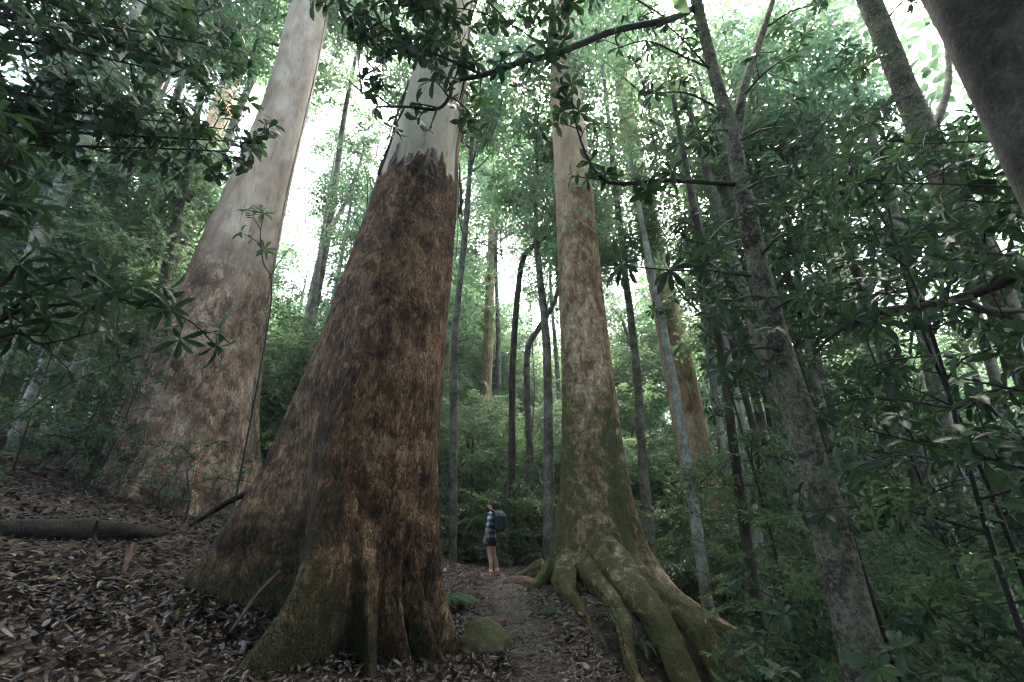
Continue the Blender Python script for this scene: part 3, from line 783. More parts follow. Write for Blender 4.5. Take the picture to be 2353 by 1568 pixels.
slim("twin thin trunk close to the right of the thin pale one between two giants", [(790, 560), (765, 700), (742, 800)], (8, 10, 12), 21, BP, 0, 5, [(0, .5, 0, .9)])

# near trunk at the right edge
xb = at(2140, 0, 1.9)[0] + .45
t = thing("near_tree", (xb, 1.9, float(terrain(xb, 1.9))), "big dark blurred trunk with pale blotches close to the camera at the top right corner", "tree")
g = Geo(); tube(g, [(xb + .06, 1.9, float(terrain(xb, 1.9)) - .3), (xb + .04, 1.9, 1), (xb, 1.9, 3.2), (xb + .02, 1.9, 5.5), (xb, 1.95, 9), (xb, 2, 14)], [.40, .35, .335, .33, .30, .24], 40, .12, 7, 110, moss=0, lump=1.5)
obj("trunk", g, bark_mat("blotched_dark_bark", (0.02, 0.02, 0.018), (0.05, 0.05, 0.042), (0.10, 0.10, 0.08), 7, .8, .2, .0, .55, .6, .02, lich_col=(0.22, 0.22, 0.17)), t)
put_crown(t, (xb, 2.2, 13.5), 1.1)

# giant crowns, high above the frame
for t_, c_, s_ in ((tC, (-.8, 6, 30), 1.5), (tL, (-4, 11.5, 34), 1.6), (tR, (1.0, 10, 36), 1.5)):
    put_crown(t_, c_, s_)

# far trees filling the forest
GAPS = [(720, 340, 75, 150, 60), (1130, 610, 35, 70, 60), (1300, 40, 30, 60, 40), (330, 90, 60, 60, 50), (2050, 60, 70, 70, 60), (2270, 690, 70, 50, 60), (1990, 220, 60, 60, 60), (1370, 720, 30, 60, 60), (2000, 620, 90, 60, 60), (760, 640, 40, 60, 60)]
def project(p):
    x, y, z = p[0], p[1], p[2] - CAM_Z
    f = math.cos(PITCH) * y + math.sin(PITCH) * z
    up = -math.sin(PITCH) * y + math.cos(PITCH) * z
    return 1176.5 + FOC * x / f, 784 - FOC * up / f, f
def in_gap(p, rad):
    u, v, f = project(p)
    if f < 1: return False
    e = FOC * rad / f
    return any(((u - gu) / (ru + e * .75)) ** 2 + ((v - gv) / (rv + e * .75)) ** 2 < 1 for gu, gv, ru, rv, _ in GAPS)
big = [(profC[1][0], YC, 2.2), (profL[1][0], YL, 2.4), (1.6, YR, 2.2)]
def hides(c, rad):
    dc = math.hypot(c[0], c[1]); ac = math.atan2(c[0], c[1])
    for gx_, gy_, gr in ((profL[1][0] + .5, YL, 1.0), (profC[1][0], YC, 1.0), (1.5, YR, .75), (6.6, 17, .5)):
        if dc - rad * .5 < math.hypot(gx_, gy_):
            if abs(ac - math.atan2(gx_, gy_)) < math.asin(min(1, (rad * .9 + gr) / max(dc, 1))): return True
    return False
placed = []
NFAR = 230
tries = 0
while len(placed) < NFAR and tries < 9000:
    tries += 1
    tall = len(placed) % 13 == 0
    a = R(random.uniform(-60, 60))
    d = (10.5 + 7 * random.random()) if tall else 13 + 33 * random.random() ** 1.1
    x, y = d * math.sin(a), d * math.cos(a)
    if tall and abs(math.degrees(a) - 1) < 17: continue
    if not tall and abs(math.degrees(a)) < 17 and d < 18: continue
    if not tall and math.degrees(a) > 16 and d < 18: continue
    if tall and -46 < math.degrees(a) < -14 and d < 15.5: continue
    if y < 9.5 or any(math.hypot(x - bx, y - by) < br for bx, by, br in big): continue
    if any(math.hypot(x - q[0], y - q[1]) < 1.3 for q in placed): continue
    h = random.uniform(11, 19) if tall else (random.uniform(3.0, 5.5) if (d < 28 and abs(math.degrees(a)) < 17) else random.uniform(3.5, 8.5) if d < 28 else random.uniform(6, 17))
    s = min(1.55, .5 + h * .055) * random.uniform(.8, 1.15)
    zt = float(terrain(x, y))
    cs = [(x, y, zt + h, 1.0)]
    for q, kk in ((.8, .85), (.62, .75), (.45, .65), (.3, .55)):
        if h * q > (9.0 if tall else 3.0) and (h > 7) and (tall or q > .5): cs.append((x + random.uniform(-1.8, 1.8), y + random.uniform(-1.5, 1.5), zt + h * q, kk * random.uniform(.7, 1.1)))
    cs = [c for i, c in enumerate(cs) if not in_gap(c[:3], 2.4 * s * c[3]) and not hides(c, 2.5 * s * c[3])]
    if not cs: continue
    placed.append((x, y, h))
    t = thing("forest_tree", (x, y, zt), "thin leafy tree added out of view around the camera to shade the foreground", "tree", "leafy trees crowding the depth of the forest")
    r0 = .035 + h * .006
    g = Geo(); lean = rng.normal(size=2) * .03 * h
    tube(g, [(x, y, zt - .3), (x + lean[0] * .3 + random.uniform(-.15, .15), y, zt + h * .35), (x + lean[0] * .7, y + lean[1] * .5, zt + h * .7), (x + lean[0], y + lean[1] * .5, zt + h + .5)], [r0 * 1.2, r0, r0 * .75, r0 * .3], 8, .08, random.randrange(99), 20)
    obj("trunk", g, random.choice([BS, BP, BS]), t)
    for i, c in enumerate(cs): put_crown(t, c[:3], s * c[3])

for (x, y, h, sc_, lb) in ((1.0, 14.0, 15.5, 1.15, "tall thin tree whose dark crown fills the gap between the two central giants"), (-.9, 24, 24, 1.3, "taller paler tree behind the dark crown between the two central giants"),
                      (2.8, 17, 17, 1.0, "leafy tree crowning over the right shoulder of the tan giant"), (-4.6, 24, 14, 1.2, "low spreading tree in the bright gap between the left and the brown giant"), (-5.2, 17.5, 10.5, 1.0, "light green tree under the white sky gap, nearest behind the brown giant's left side"), (5.2, 23, 12, 1.05, "round-crowned tree low in the gap right of the tan giant"), (7.4, 26, 16, 1.2, "pale green tree standing behind the thick orange brown trunk"), (10.2, 22, 14, 1.2, "broad leafy tree behind the forked trunk"), (-6.4, 20, 12, 1.0, "leafy tree filling the gap right of the white-topped giant"), (-8.8, 23, 17, 1.2, "tall loose tree behind the upper right edge of the white-topped giant"), (-7.4, 15, 24, 1.1, "very tall tree whose crown closes the top of the picture between left and brown giants"), (-2.5, 12.9, 22, 1.1, "very tall tree with its crown high above the gap between the central giants"), (2.2, 13, 23, 1.1, "very tall tree with a crown high above the tan giant"), (-7.2, 27, 16, 1.2, "feathery pale tree under the white sky gap right of the left giant"), (2.6, 26, 23, 1.3, "tall tree with a loose crown hidden behind the tan giant's trunk")):
    zt = float(terrain(x, y))
    t = thing("forest_tree", (x, y, zt), lb, "tree")
    g = Geo(); tube(g, [(x, y, zt - .3), (x + .15, y, zt + h * .4), (x - .1, y, zt + h * .7), (x, y, zt + h)], [.17, .14, .11, .05], 10, .1, 3, 24)
    obj("trunk", g, BS, t)
    for q, kk in ((1, 1), (.82, .9)):
        c = (x + random.uniform(-1.2, 1.2), y + random.uniform(-1, 1), zt + h * q)
        if q == 1 or not in_gap(c, 1.6 * sc_): put_crown(t, c, sc_ * kk)

# unseen trees added behind and beside the camera; their crowns shade the foreground
for (x, y, h, sc_, low) in ((-6.0, -5.0, 9, 1.5, 1), (6.0, -5.0, 9, 1.5, 1), (0.5, -7.5, 9, 1.6, 1), (-10.5, -3, 10, 1.5, 1), (10.5, -3, 10, 1.5, 1), (-4, -11, 9, 1.6, 1), (5, -11, 9, 1.6, 1), (-13, -8, 9, 1.6, 1), (13, -8, 9, 1.6, 1),
                       (-5.0, -1.5, 16, 1.5, 0), (4.5, -1.5, 17, 1.5, 0), (0, -3.5, 16, 1.5, 0), (7.0, -1.6, 8.5, 1.4, 0), (3.2, -2.6, 8.5, 1.2, 0), (-7.6, -1.6, 8.5, 1.4, 0), (-10, -.5, 17, 1.6, 2), (9.5, -.5, 17, 1.6, 2), (6.5, -1, 17, 1.5, 3), (-6.5, -1, 17, 1.5, 3), (1.8, -1.2, 18, 1.5, 2.2), (-2.2, -1.2, 19, 1.5, 2.2), (13, .5, 15, 1.5, 3), (-13, .5, 15, 1.5, 3), (3.5, -1, 21, 1.4, 4)):
    zt = float(terrain(x, y))
    t = thing("forest_tree", (x, y, zt), "thin leafy tree added out of view around the camera to shade the foreground", "tree", "leafy trees crowding the depth of the forest")
    g = Geo(); tube(g, [(x, y, zt - .3), (x + .2, y, zt + h * .5), (x, y + (low if low > 1 else 0), zt + h)], [.16, .13, .06], 10, .1, 3, 16)
    obj("trunk", g, BS, t)
    put_crown(t, (x, y + (low if low > 1 else 0), zt + h), sc_)
    if low == 1: put_crown(t, (x + .8, y - .8, zt + h * .55), sc_ * .8)

# ------------------------------------------------------------------ undergrowth and the far wood
def scatter_under(n, xr, yr, zr, keep, sc, leaf, g, thin=1.0, wr=.42, fine=False):
    P = np.stack([rng.uniform(*xr, n), rng.uniform(*yr, n), np.zeros(n)], -1)
    P = P[keep(P[:, 0], P[:, 1])]
    dens = fbm(P[:, 0] * .55, P[:, 1] * .55, s=101, o=2)
    P = P[dens > -.28]; n = len(P)
    hh = zr[0] + (zr[1] - zr[0]) * rng.random(n) ** 1.3 * (0.75 + .5 * (fbm(P[:, 0] * .4, P[:, 1] * .4, s=105, o=2) + .3))
    P[:, 2] = terrain(P[:, 0], P[:, 1]) + np.clip(hh, .05, None)
    cb = np.clip(.5 + .9 * fbm(P[:, 0] * .6, P[:, 1] * .6, P[:, 2] * .6, s=107, o=2) + .2 * rng.normal(size=n), 0, 1)
    put_sprays(g, P, rng.uniform(0, 6.28, n), rng.normal(size=n) * .4 - .1, rng.normal(size=n) * .5, sc * rng.uniform(.6, 1.3, n), leaf, fine, wr, cb, thin)
g = Geo()
away = lambda x, y: (np.hypot(x - baseC[0], y - YC) > 2.0) & (np.hypot(x - baseL0, y - YL) > 1.7) & (np.hypot(x - 1.6, y - YR) > 1.9)
baseL0 = bL[0]
scatter_under(2600, (-9, 12), (14.3, 20), (.1, 2.3), lambda x, y: away(x, y), .8, .13, g, .8)
scatter_under(7500, (-18, 24), (13.2, 30), (.1, 4.2), lambda x, y: away(x, y) & (np.abs(x) < y * 1.25) & ((y > 15.5) | (np.abs(x) > 5)), .85, .15, g, .75)
scatter_under(3000, (-22, -4), (9.6, 24), (.1, 6.5), lambda x, y: away(x, y) & (y > 9.3 + .25 * (x + 9) * (x > -9)) , .8, .135, g, .8)
tag(obj("undergrowth", g, M['leaf_mid']), "dense green undergrowth thicket filling the forest behind the hiker", "undergrowth", kind="stuff")
g = Geo()
scatter_under(3200, (2.2, 13), (4.2, 13.5), (.05, 3.2), lambda x, y: away(x, y) & ((x / y > .85) | (y > 5.6)) & (x > 2.6 + .30 * (y - 5.5) * (y < 10)) & (np.hypot(x - 3.2, y - 5) > .4), .6, .105, g, .9)
tag(obj("undergrowth", g, M['leaf_mid']), "dark glossy undergrowth on the falling ground right of the mossy roots", "undergrowth", kind="stuff")
g = Geo()
n = 3600
a = rng.uniform(-R(66), R(66), n); d = rng.uniform(44, 66, n)
P = np.stack([d * np.sin(a), d * np.cos(a), np.zeros(n)], -1)
P[:, 2] = terrain(P[:, 0], P[:, 1]) + rng.random(n) ** 1.1 * (15 + 8 * fbm(a * 9, a * 0, s=120, o=2))
put_sprays(g, P, rng.uniform(0, 6.28, n), rng.normal(size=n) * .4, rng.normal(size=n) * .5, 2.6 * rng.uniform(.6, 1.3, n), .42, False, .42, rng.random(n))
tag(obj("far_wood", g, M['leaf_far']), "far-off pale green wood closing the view between the trunks", "wood", kind="stuff")
# ------------------------------------------------------------------ near branches and saplings with large leaves
def rosette(g, p, a, n, L, wr, droop=.3, spread=.95, rb=None):
    a = norm(np.asarray(a, float)); ref = np.array([0, 0, 1.0]) if abs(a[2]) < .9 else np.array([1.0, 0, 0])
    u = norm(np.cross(a, ref)); w = np.cross(a, u)
    th = np.arange(n) * 2.4 + random.uniform(0, 6.28) + rng.normal(size=n) * .2
    lift = rng.uniform(.05, .6, n)[:, None]
    D = spread * (np.cos(th)[:, None] * u + np.sin(th)[:, None] * w) + a * lift + np.array([0, 0, -.12])
    N = a * 1.0 + np.array([0, 0, .5]) - .3 * D + rng.normal(size=(n, 3)) * .15
    P = p - a * rng.uniform(0, .06, n)[:, None]
    rn = np.clip((random.random() if rb is None else rb) * .6 + .4 * rng.random(n), 0, 1)
    leaves_fine(g, P, D, N, L * rng.uniform(.7, 1.15, n), wr, .07, droop, rn)

def leafy_branch(gs, gl, pts, r0, r1, step=.28, tl=(.18, .5), nros=(5, 8), L=.16, wr=.3, start=.15, droop=.3, alt=True, flat=.6):
    C = catmull(pts, max(8, int(8 * len(pts))))
    tube(gs, C, np.linspace(r0, r1, len(C)), 7, .08, random.randrange(50))
    seg = np.linalg.norm(np.diff(C, axis=0), axis=1); S = np.concatenate([[0], np.cumsum(seg)]); T = norm(np.gradient(C, axis=0))
    s = S[-1] * start + step * random.random()
    while s < S[-1]:
        p = np.array([np.interp(s, S, C[:, k]) for k in range(3)]); t = np.array([np.interp(s, S, T[:, k]) for k in range(3)])
        d = rng.normal(size=3) * np.array([1, 1, flat]); d = d - t * np.dot(d, t) * .9
        d = norm(d) * .9 + t * .55 + np.array([0, 0, .12]); d = norm(d)
        ln = random.uniform(*tl)
        q = p + d * ln + np.array([0, 0, -.06 * ln])
        tube(gs, [p, (p + q) / 2 + rng.normal(size=3) * .03 * ln, q], [r1 * 1.1 + .002, r1 * .9, .003], 5, 0, 0, 5)
        rb = random.random()
        rosette(gl, q, d, random.randint(*nros), L, wr, droop, rb=rb)
        if alt:
            m = int(ln / .10)
            if m > 0:
                f = rng.uniform(.25, .95, m)[:, None]
                side = norm(np.cross(d, np.array([0, 0, 1.0]))) * np.where(rng.random(m) < .5, 1, -1)[:, None]
                D = side * .8 + d * .5 + rng.normal(size=(m, 3)) * .25
                leaves_fine(gl, p + (q - p) * f, D, np.array([0, 0, 1.0]) + rng.normal(size=(m, 3)) * .35, L * rng.uniform(.6, 1.0, m), wr, .07, droop, np.clip(rb * .6 + .4 * rng.random(m), 0, 1))
        s += step * random.uniform(.6, 1.4)
    rosette(gl, C[-1], T[-1], random.randint(*nros), L, wr, droop)

def plant(name, label, cat, base, group=None):
    return thing(name, (base[0], base[1], float(terrain(base[0], base[1]))), label, cat, group), Geo(), Geo()
def close_plant(t, gs, gl, leaf='leaf_near', stem='twig'):
    obj("stems", gs, M[stem], t); obj("foliage", gl, M[leaf], t)

def sapling(name, label, base, h, nb, L, wr=.3, r=.03, bl=(.7, 1.6), step=.26, lo=.3, group=None, leaf='leaf_near', lean=(0, 0), nros=(5, 8), droop=.3, tl=(.15, .4), cat="sapling"):
    t, gs, gl = plant(name, label, cat, base, group)
    z = float(terrain(*base)); b = np.array([base[0], base[1], z - .1])
    top = b + np.array([lean[0], lean[1], h])
    C = catmull([b, b + (top - b) * .35 + rng.normal(size=3) * .08 * np.array([1, 1, 0]), b + (top - b) * .7 + rng.normal(size=3) * .15 * np.array([1, 1, 0]), top], 30)
    tube(gs, C, np.linspace(r, r * .25, 30), 8, .08, 3)
    for k in range(nb):
        f = lo + (1 - lo) * (k + random.random()) / nb
        p = C[min(29, int(f * 29))]
        a = k * 2.4 + random.uniform(-.5, .5); ln = random.uniform(*bl) * (1.15 - .5 * f)
        d = np.array([math.cos(a), math.sin(a), random.uniform(-.05, .45)])
        leafy_branch(gs, gl, [p, p + d * ln * .5 + np.array([0, 0, .05]), p + d * ln + np.array([0, 0, -.12 * ln])], r * .4, .004, step, tl, nros, L, wr, .15, droop)
    rosette(gl, C[-1], (0, 0, 1), 8, L, wr)
    close_plant(t, gs, gl, leaf)
    return t

# the long branch of the forked tree reaching left across both giants
gs, gl = Geo(), Geo()
leafy_branch(gs, gl, P3((1592, 20, 5.0), (1537, 45, 4.7), (1416, 70, 4.4), (1331, 103, 4.2), (1270, 126, 4.1), (1190, 146, 4.0), (1110, 173, 3.9), (1044, 188, 3.9), (1034, 221, 3.85), (1004, 251, 3.8), (939, 246, 3.8), (863, 246, 3.8)), .055, .010, .20, (.12, .45), (5, 8), .20, .36, .5)
leafy_branch(gs, gl, P3((1110, 173, 3.9), (1039, 141, 3.85), (989, 121, 3.8), (939, 116, 3.75), (858, 141, 3.7)), .02, .006, .13, (.15, .5), (6, 9), .20, .36, .2)
leafy_branch(gs, gl, P3((1030, 141, 3.85), (995, 95, 3.8), (975, 40, 3.8), (985, -20, 3.8)), .012, .005, .10, (.15, .5), (6, 9), .20, .36, .05)
leafy_branch(gs, gl, P3((1044, 188, 3.9), (1060, 120, 3.9), (1050, 60, 3.95)), .012, .005, .12, (.12, .4), (5, 8), .20, .36, .15)
leafy_branch(gs, gl, P3((939, 116, 3.75), (880, 60, 3.7), (820, 20, 3.7), (770, -10, 3.7)), .012, .005, .12, (.15, .5), (5, 8), .20, .36, .15)
leafy_branch(gs, gl, P3((1034, 221, 3.85), (1070, 250, 3.9), (1085, 300, 3.95)), .010, .005, .2, (.1, .25), (4, 7), .17, .34, .3)
leafy_branch(gs, gl, P3((1004, 251, 3.8), (994, 278, 3.75), (986, 302, 3.75)), .012, .004, .5, (.06, .1), (2, 3), .07, .34, .6)
leafy_branch(gs, gl, P3((1270, 126, 4.1), (1262, 60, 4.1), (1290, 0, 4.2), (1320, -40, 4.2)), .015, .005, .13, (.15, .42), (5, 8), .21, .34, .15)
leafy_branch(gs, gl, P3((1700, 425, 5.0), (1540, 415, 4.7), (1430, 422, 4.5), (1380, 408, 4.4), (1345, 350, 4.35), (1320, 270, 4.3), (1312, 190, 4.3)), .035, .006, .15, (.12, .42), (5, 8), .21, .34, .25)
leafy_branch(gs, gl, P3((1430, 422, 4.5), (1370, 412, 4.4), (1312, 405, 4.4)), .012, .005, .4, (.08, .15), (3, 5), .17, .34, .3)
leafy_branch(gs, gl, P3((1725, 635, 5.0), (1640, 622, 4.5), (1560, 622, 4.2), (1440, 612, 4.0)), .018, .007, .34, (.08, .25), (7, 10), .24, .27, .35, .35)
leafy_branch(gs, gl, P3((1670, 260, 5.0), (1580, 215, 4.7), (1500, 215, 4.4)), .02, .006, .2, (.15, .4), (6, 9), .19, .3, .2)
leafy_branch(gs, gl, P3((1640, 160, 5.0), (1570, 130, 4.7), (1490, 95, 4.5), (1420, 110, 4.4)), .02, .006, .2, (.15, .4), (6, 9), .18, .3, .2)
for (u0, v0), (u1, v1), y1 in (((1640, 170), (1490, 20), 4.6), ((1765, 60), (1880, 10), 5), ((1700, 230), (1830, 120), 4.4), ((1720, 500), (1620, 560), 4.0), ((1740, 600), (1850, 520), 4.1), ((1760, 680), (1640, 730), 4.2), ((1690, 330), (1830, 290), 4.2), ((1708, 440), (1860, 400), 4.0), ((1790, 800), (1660, 850), 4.3), ((1680, 300), (1560, 330), 4.3), ((1770, 720), (1900, 690), 4.0)):
    a, b = at(u0, v0, 5.0), at(u1, v1, y1)
    leafy_branch(gs, gl, [a, (a + b) / 2 + np.array([0, 0, .1]), b], .02, .006, .2, (.15, .42), (6, 9), .2, .29, .2)
leafy_branch(gs, gl, P3((1270, 126, 4.1), (1180, 60, 3.9), (1060, 20, 3.8), (930, 30, 3.7), (840, 70, 3.7)), .012, .005, .12, (.15, .5), (6, 9), .20, .36, .3)
leafy_branch(gs, gl, P3((1180, 60, 3.9), (1080, -20, 3.8), (930, -30, 3.7), (800, 30, 3.7)), .012, .005, .12, (.15, .5), (6, 9), .20, .36, .3)
leafy_branch(gs, gl, P3((1537, 45, 4.7), (1440, -10, 4.3), (1330, -30, 4.1), (1200, 10, 4.0), (1130, 40, 4.0)), .014, .005, .13, (.15, .45), (6, 9), .20, .35, .3)
obj("branches", gs, M['twig'], tJ); obj("foliage", gl, M['leaf_near'], tJ)

gs, gl = Geo(), Geo()
for (u0, v0), (u1, v1), y1 in (((2050, 130), (1930, 160), 4.8), ((2090, 220), (1960, 300), 4.6), ((2150, 370), (2010, 420), 4.4), ((2230, 530), (2060, 560), 4.5), ((2200, 460), (2330, 500), 4.6), ((2120, 300), (2250, 300), 4.8), ((2260, 600), (2120, 640), 4.6), ((2030, 60), (2110, -20), 5)):
    a, b = at(u0, v0, 5.6), at(u1, v1, y1)
    leafy_branch(gs, gl, [a, (a + b) / 2 + np.array([0, 0, .1]), b], .02, .006, .2, (.15, .42), (6, 9), .2, .29, .2)
limb(tK, P3((2130, 330, 5.6), (2165, 250, 5.7), (2180, 170, 5.8), (2170, 60, 6)), [.07, .06, .05, .03], BS)
obj("branches", gs, M['twig'], tK); obj("foliage", gl, M['leaf_near'], tK)

# bare bough leaning in from the right edge
tn = [o for o in bpy.data.objects if o.name == "near_tree"][0]
limb(tn, [np.array([xb, 2.0, 2.75])] + P3((2420, 600, 2.9), (2300, 650, 3.3), (2200, 688, 3.6), (2100, 708, 3.8), (2020, 716, 3.95), (1960, 740, 4.05), (1905, 778, 4.15), (1870, 815, 4.2)), [.06, .055, .05, .045, .042, .037, .03, .02, .012], BD, n=46)
limb(tn, P3((2205, 688, 3.6), (2270, 712, 3.7), (2353, 716, 3.9), (2440, 740, 4.1)), [.03, .026, .022, .015], BD)

grp = "large-leaved saplings in the thicket on the right"
lab = "large-leaved dark sapling in the thicket right of the forked trunk"
for k, (x, y, h, nb, L) in enumerate([(4.0, 4.1, 6.0, 20, .21), (4.7, 4.9, 6.6, 16, .21), (4.6, 6.4, 6.8, 15, .2), (5.6, 6.2, 7.2, 15, .2), (6.6, 7.4, 7.5, 14, .2), (5.0, 8.2, 7.4, 14, .19), (5.4, 4.4, 5.2, 13, .21), (3.9, 7.4, 6.4, 12, .18)]):
    sapling("sapling", lab, (x, y), h + 1.2, nb, L, .29, .03, (.7, 1.5), .22, .34, grp, lean=(random.uniform(-.5, .2), random.uniform(-.3, .3)))
# small near shrubs low on the right, out of focus
grp = "low dark shrubs close to the camera at the lower right"
lab = "low dark blurred shrub close to the camera at the lower right"
for k, (x, y, h, nb, L) in enumerate([(1.75, 2.3, 1.35, 9, .12), (2.3, 2.1, 1.5, 9, .12), (2.6, 3.0, 1.8, 10, .13), (1.9, 3.4, 1.5, 10, .12), (3.3, 3.3, 1.9, 10, .13), (2.3, 4.6, 1.9, 10, .12), (3.9, 4.6, 2.2, 10, .13), (1.55, 1.7, .95, 8, .10), (3.0, 5.7, 2.0, 10, .12)]):
    sapling("shrub", lab, (x, y), h, nb, L, .36, .014, (.35, .7), .15, .25, grp, tl=(.08, .2), lean=(random.uniform(-.3, .1), random.uniform(-.2, .2)), cat="shrub")

# small tree beyond the right edge, large dark leaves hanging into the picture
t, gs, gl = plant("overhanging_tree", "small tree beyond the right edge, its large dark leaves hanging below the blotched near trunk", "tree", (4.3, 1.8))
zt = float(terrain(4.3, 1.8))
trunkP = [(4.3, 1.8, zt - .2), (4.35, 1.8, zt + 2), (4.3, 1.85, zt + 4), (4.3, 1.9, zt + 6)]
g = Geo(); tube(g, trunkP, [.10, .09, .07, .04], 14, .1, 4, 40); obj("trunk", g, BD, t)
for z0, tip, y1 in ((4.6, (2080, 330), 3.1), (4.2, (1960, 420), 3.3), (4.0, (2200, 460), 2.9), (3.6, (2020, 560), 3.3), (3.4, (2230, 600), 2.8), (3.0, (1900, 650), 3.5), (2.6, (2120, 850), 2.9), (2.2, (1960, 980), 3.1), (1.9, (2180, 1020), 2.6)):
    a = np.array([np.interp(zt + z0, [p[2] for p in trunkP], [p[i] for p in trunkP]) for i in range(2)] + [zt + z0])
    b = at(tip[0], tip[1], y1)
    leafy_branch(gs, gl, [a, a * .5 + b * .5 + np.array([0, 0, .16]), b], .014, .005, .14, (.12, .4), (5, 9), .15, .33, .3, .35)
close_plant(t, gs, gl)

# small tree beyond the left edge whose dark branches hang into the upper left
t, gs, gl = plant("overhanging_tree", "dark-leaved small tree at far left, its branches hanging over the upper left corner", "tree", (-5.7, 2.2))
zt = float(terrain(-5.7, 2.2))
trunkP = [(-5.7, 2.2, zt - .2), (-5.75, 2.2, zt + 2), (-5.7, 2.25, zt + 4), (-5.6, 2.2, zt + 6), (-5.6, 2.3, zt + 8)]
g = Geo(); tube(g, trunkP, [.14, .12, .10, .08, .04], 14, .1, 4, 40); obj("trunk", g, BD, t)
for z0, tip, y1 in ((2.4, (600, 330), 3.7), (2.8, (540, 300), 3.8), (3.8, (430, 180), 3.5), (4.0, (560, 120), 3.9), (3.2, (260, 260), 3.2), (5.0, (300, 60), 3.5), (5.4, (480, 90), 3.8), (4.6, (160, 160), 3.2), (2.2, (560, 350), 3.6), (3.0, (430, 270), 3.5), (3.4, (330, 330), 3.4), (4.2, (520, 180), 3.7), (4.8, (350, 120), 3.6), (4.4, (200, 220), 3.4), (5.5, (460, 40), 3.9), (5.8, (250, 20), 3.7), (3.0, (160, 330), 3.3), (5.2, (110, 90), 3.5), (2.6, (60, 260), 3.2), (6.4, (560, -60), 4.1), (6.4, (100, -40), 3.6)):
    a = np.array([np.interp(zt + z0, [p[2] for p in trunkP], [p[i] for p in trunkP]) for i in range(2)] + [zt + z0])
    b = at(tip[0], tip[1], y1)
    leafy_branch(gs, gl, [a, a * .55 + b * .45 + np.array([0, 0, .2]), b * .75 + a * .25 + np.array([0, 0, .12]), b], .018, .005, .105, (.12, .5), (6, 9), .14, .42, .36, .25)
close_plant(t, gs, gl)
# shrub with long narrow shining leaves at mid left
t, gs, gl = plant("shrub", "shrub with long narrow shining leaves reaching in front of the left giant's foot", "shrub", (-4.2, 2.6))
zt = float(terrain(-4.2, 2.6))
for pts in (((-30, 760, 2.9), (150, 700, 3.0), (300, 690, 3.1), (430, 735, 3.2), (500, 800, 3.3)), ((-30, 760, 2.9), (120, 650, 3.0), (260, 640, 3.1), (400, 668, 3.2)), ((-40, 700, 2.7), (40, 610, 2.7), (90, 560, 2.7)), ((-40, 800, 2.8), (100, 790, 2.9), (230, 760, 3.0)), ((-60, 560, 2.4), (10, 520, 2.4), (40, 450, 2.4)), ((-60, 420, 2.4), (0, 380, 2.4), (40, 330, 2.5))):
    leafy_branch(gs, gl, [(-4.2, 2.6, zt + .3)] + P3(*pts), .018, .005, .16, (.08, .25), (5, 8), .21, .24, .45, .35)
close_plant(t, gs, gl)
# sapling growing in front of the left giant
t, gs, gl = plant("sapling", "thin sapling with one bright leafy top in front of the white-topped left giant", "sapling", at(628, 760, 9.2)[:2])
pz = at(628, 760, 9.2)
leafy_branch(gs, gl, [(pz[0], pz[1], float(terrain(pz[0], pz[1])) - .1)] + P3((622, 700, 9.2), (604, 600, 9.2), (598, 540, 9.2), (606, 490, 9.2)), .020, .009, .30, (.2, .55), (6, 9), .26, .3, .82)
leafy_branch(gs, gl, P3((618, 640, 9.2), (650, 590, 9.2), (690, 545, 9.2)), .015, .006, .5, (.2, .4), (4, 6), .2, .3, .7)
close_plant(t, gs, gl, 'leaf_mid')
# leafy shrubs on the left slope in front of and beside the left giant
grp = "small-leaved shrubs on the left slope"
lab = "small-leaved shrub in the thicket on the left slope"
for (x, y, h, nb, L) in [(-8.9, 8.4, 4.4, 22, .12), (-10.6, 9.2, 5.2, 22, .12), (-7.7, 8.6, 2.6, 18, .09), (-9.8, 7.4, 3.6, 20, .11), (-8.3, 9.4, 3.4, 20, .10), (-9.4, 9.9, 5.6, 22, .12), (-6.6, 9.2, 1.3, 14, .07), (-12, 8.6, 5.5, 14, .12), (-8.2, 6.4, 3.2, 13, .11), (-9.6, 6.0, 4.4, 14, .12), (-6.0, 9.0, 1.5, 9, .07), (-5.2, 9.6, 1.5, 8, .07), (-11.5, 10.6, 6, 15, .12), (-13.5, 10, 6.5, 15, .13), (-7.2, 5.0, 3.8, 13, .13)]:
    sapling("shrub", lab, (x, y), h, nb, L, .40, .018, (.5, 1.2), .13, .08, grp, 'leaf_mid', tl=(.1, .35), nros=(5, 8), lean=(random.uniform(-.2, .4), 0), cat="shrub")

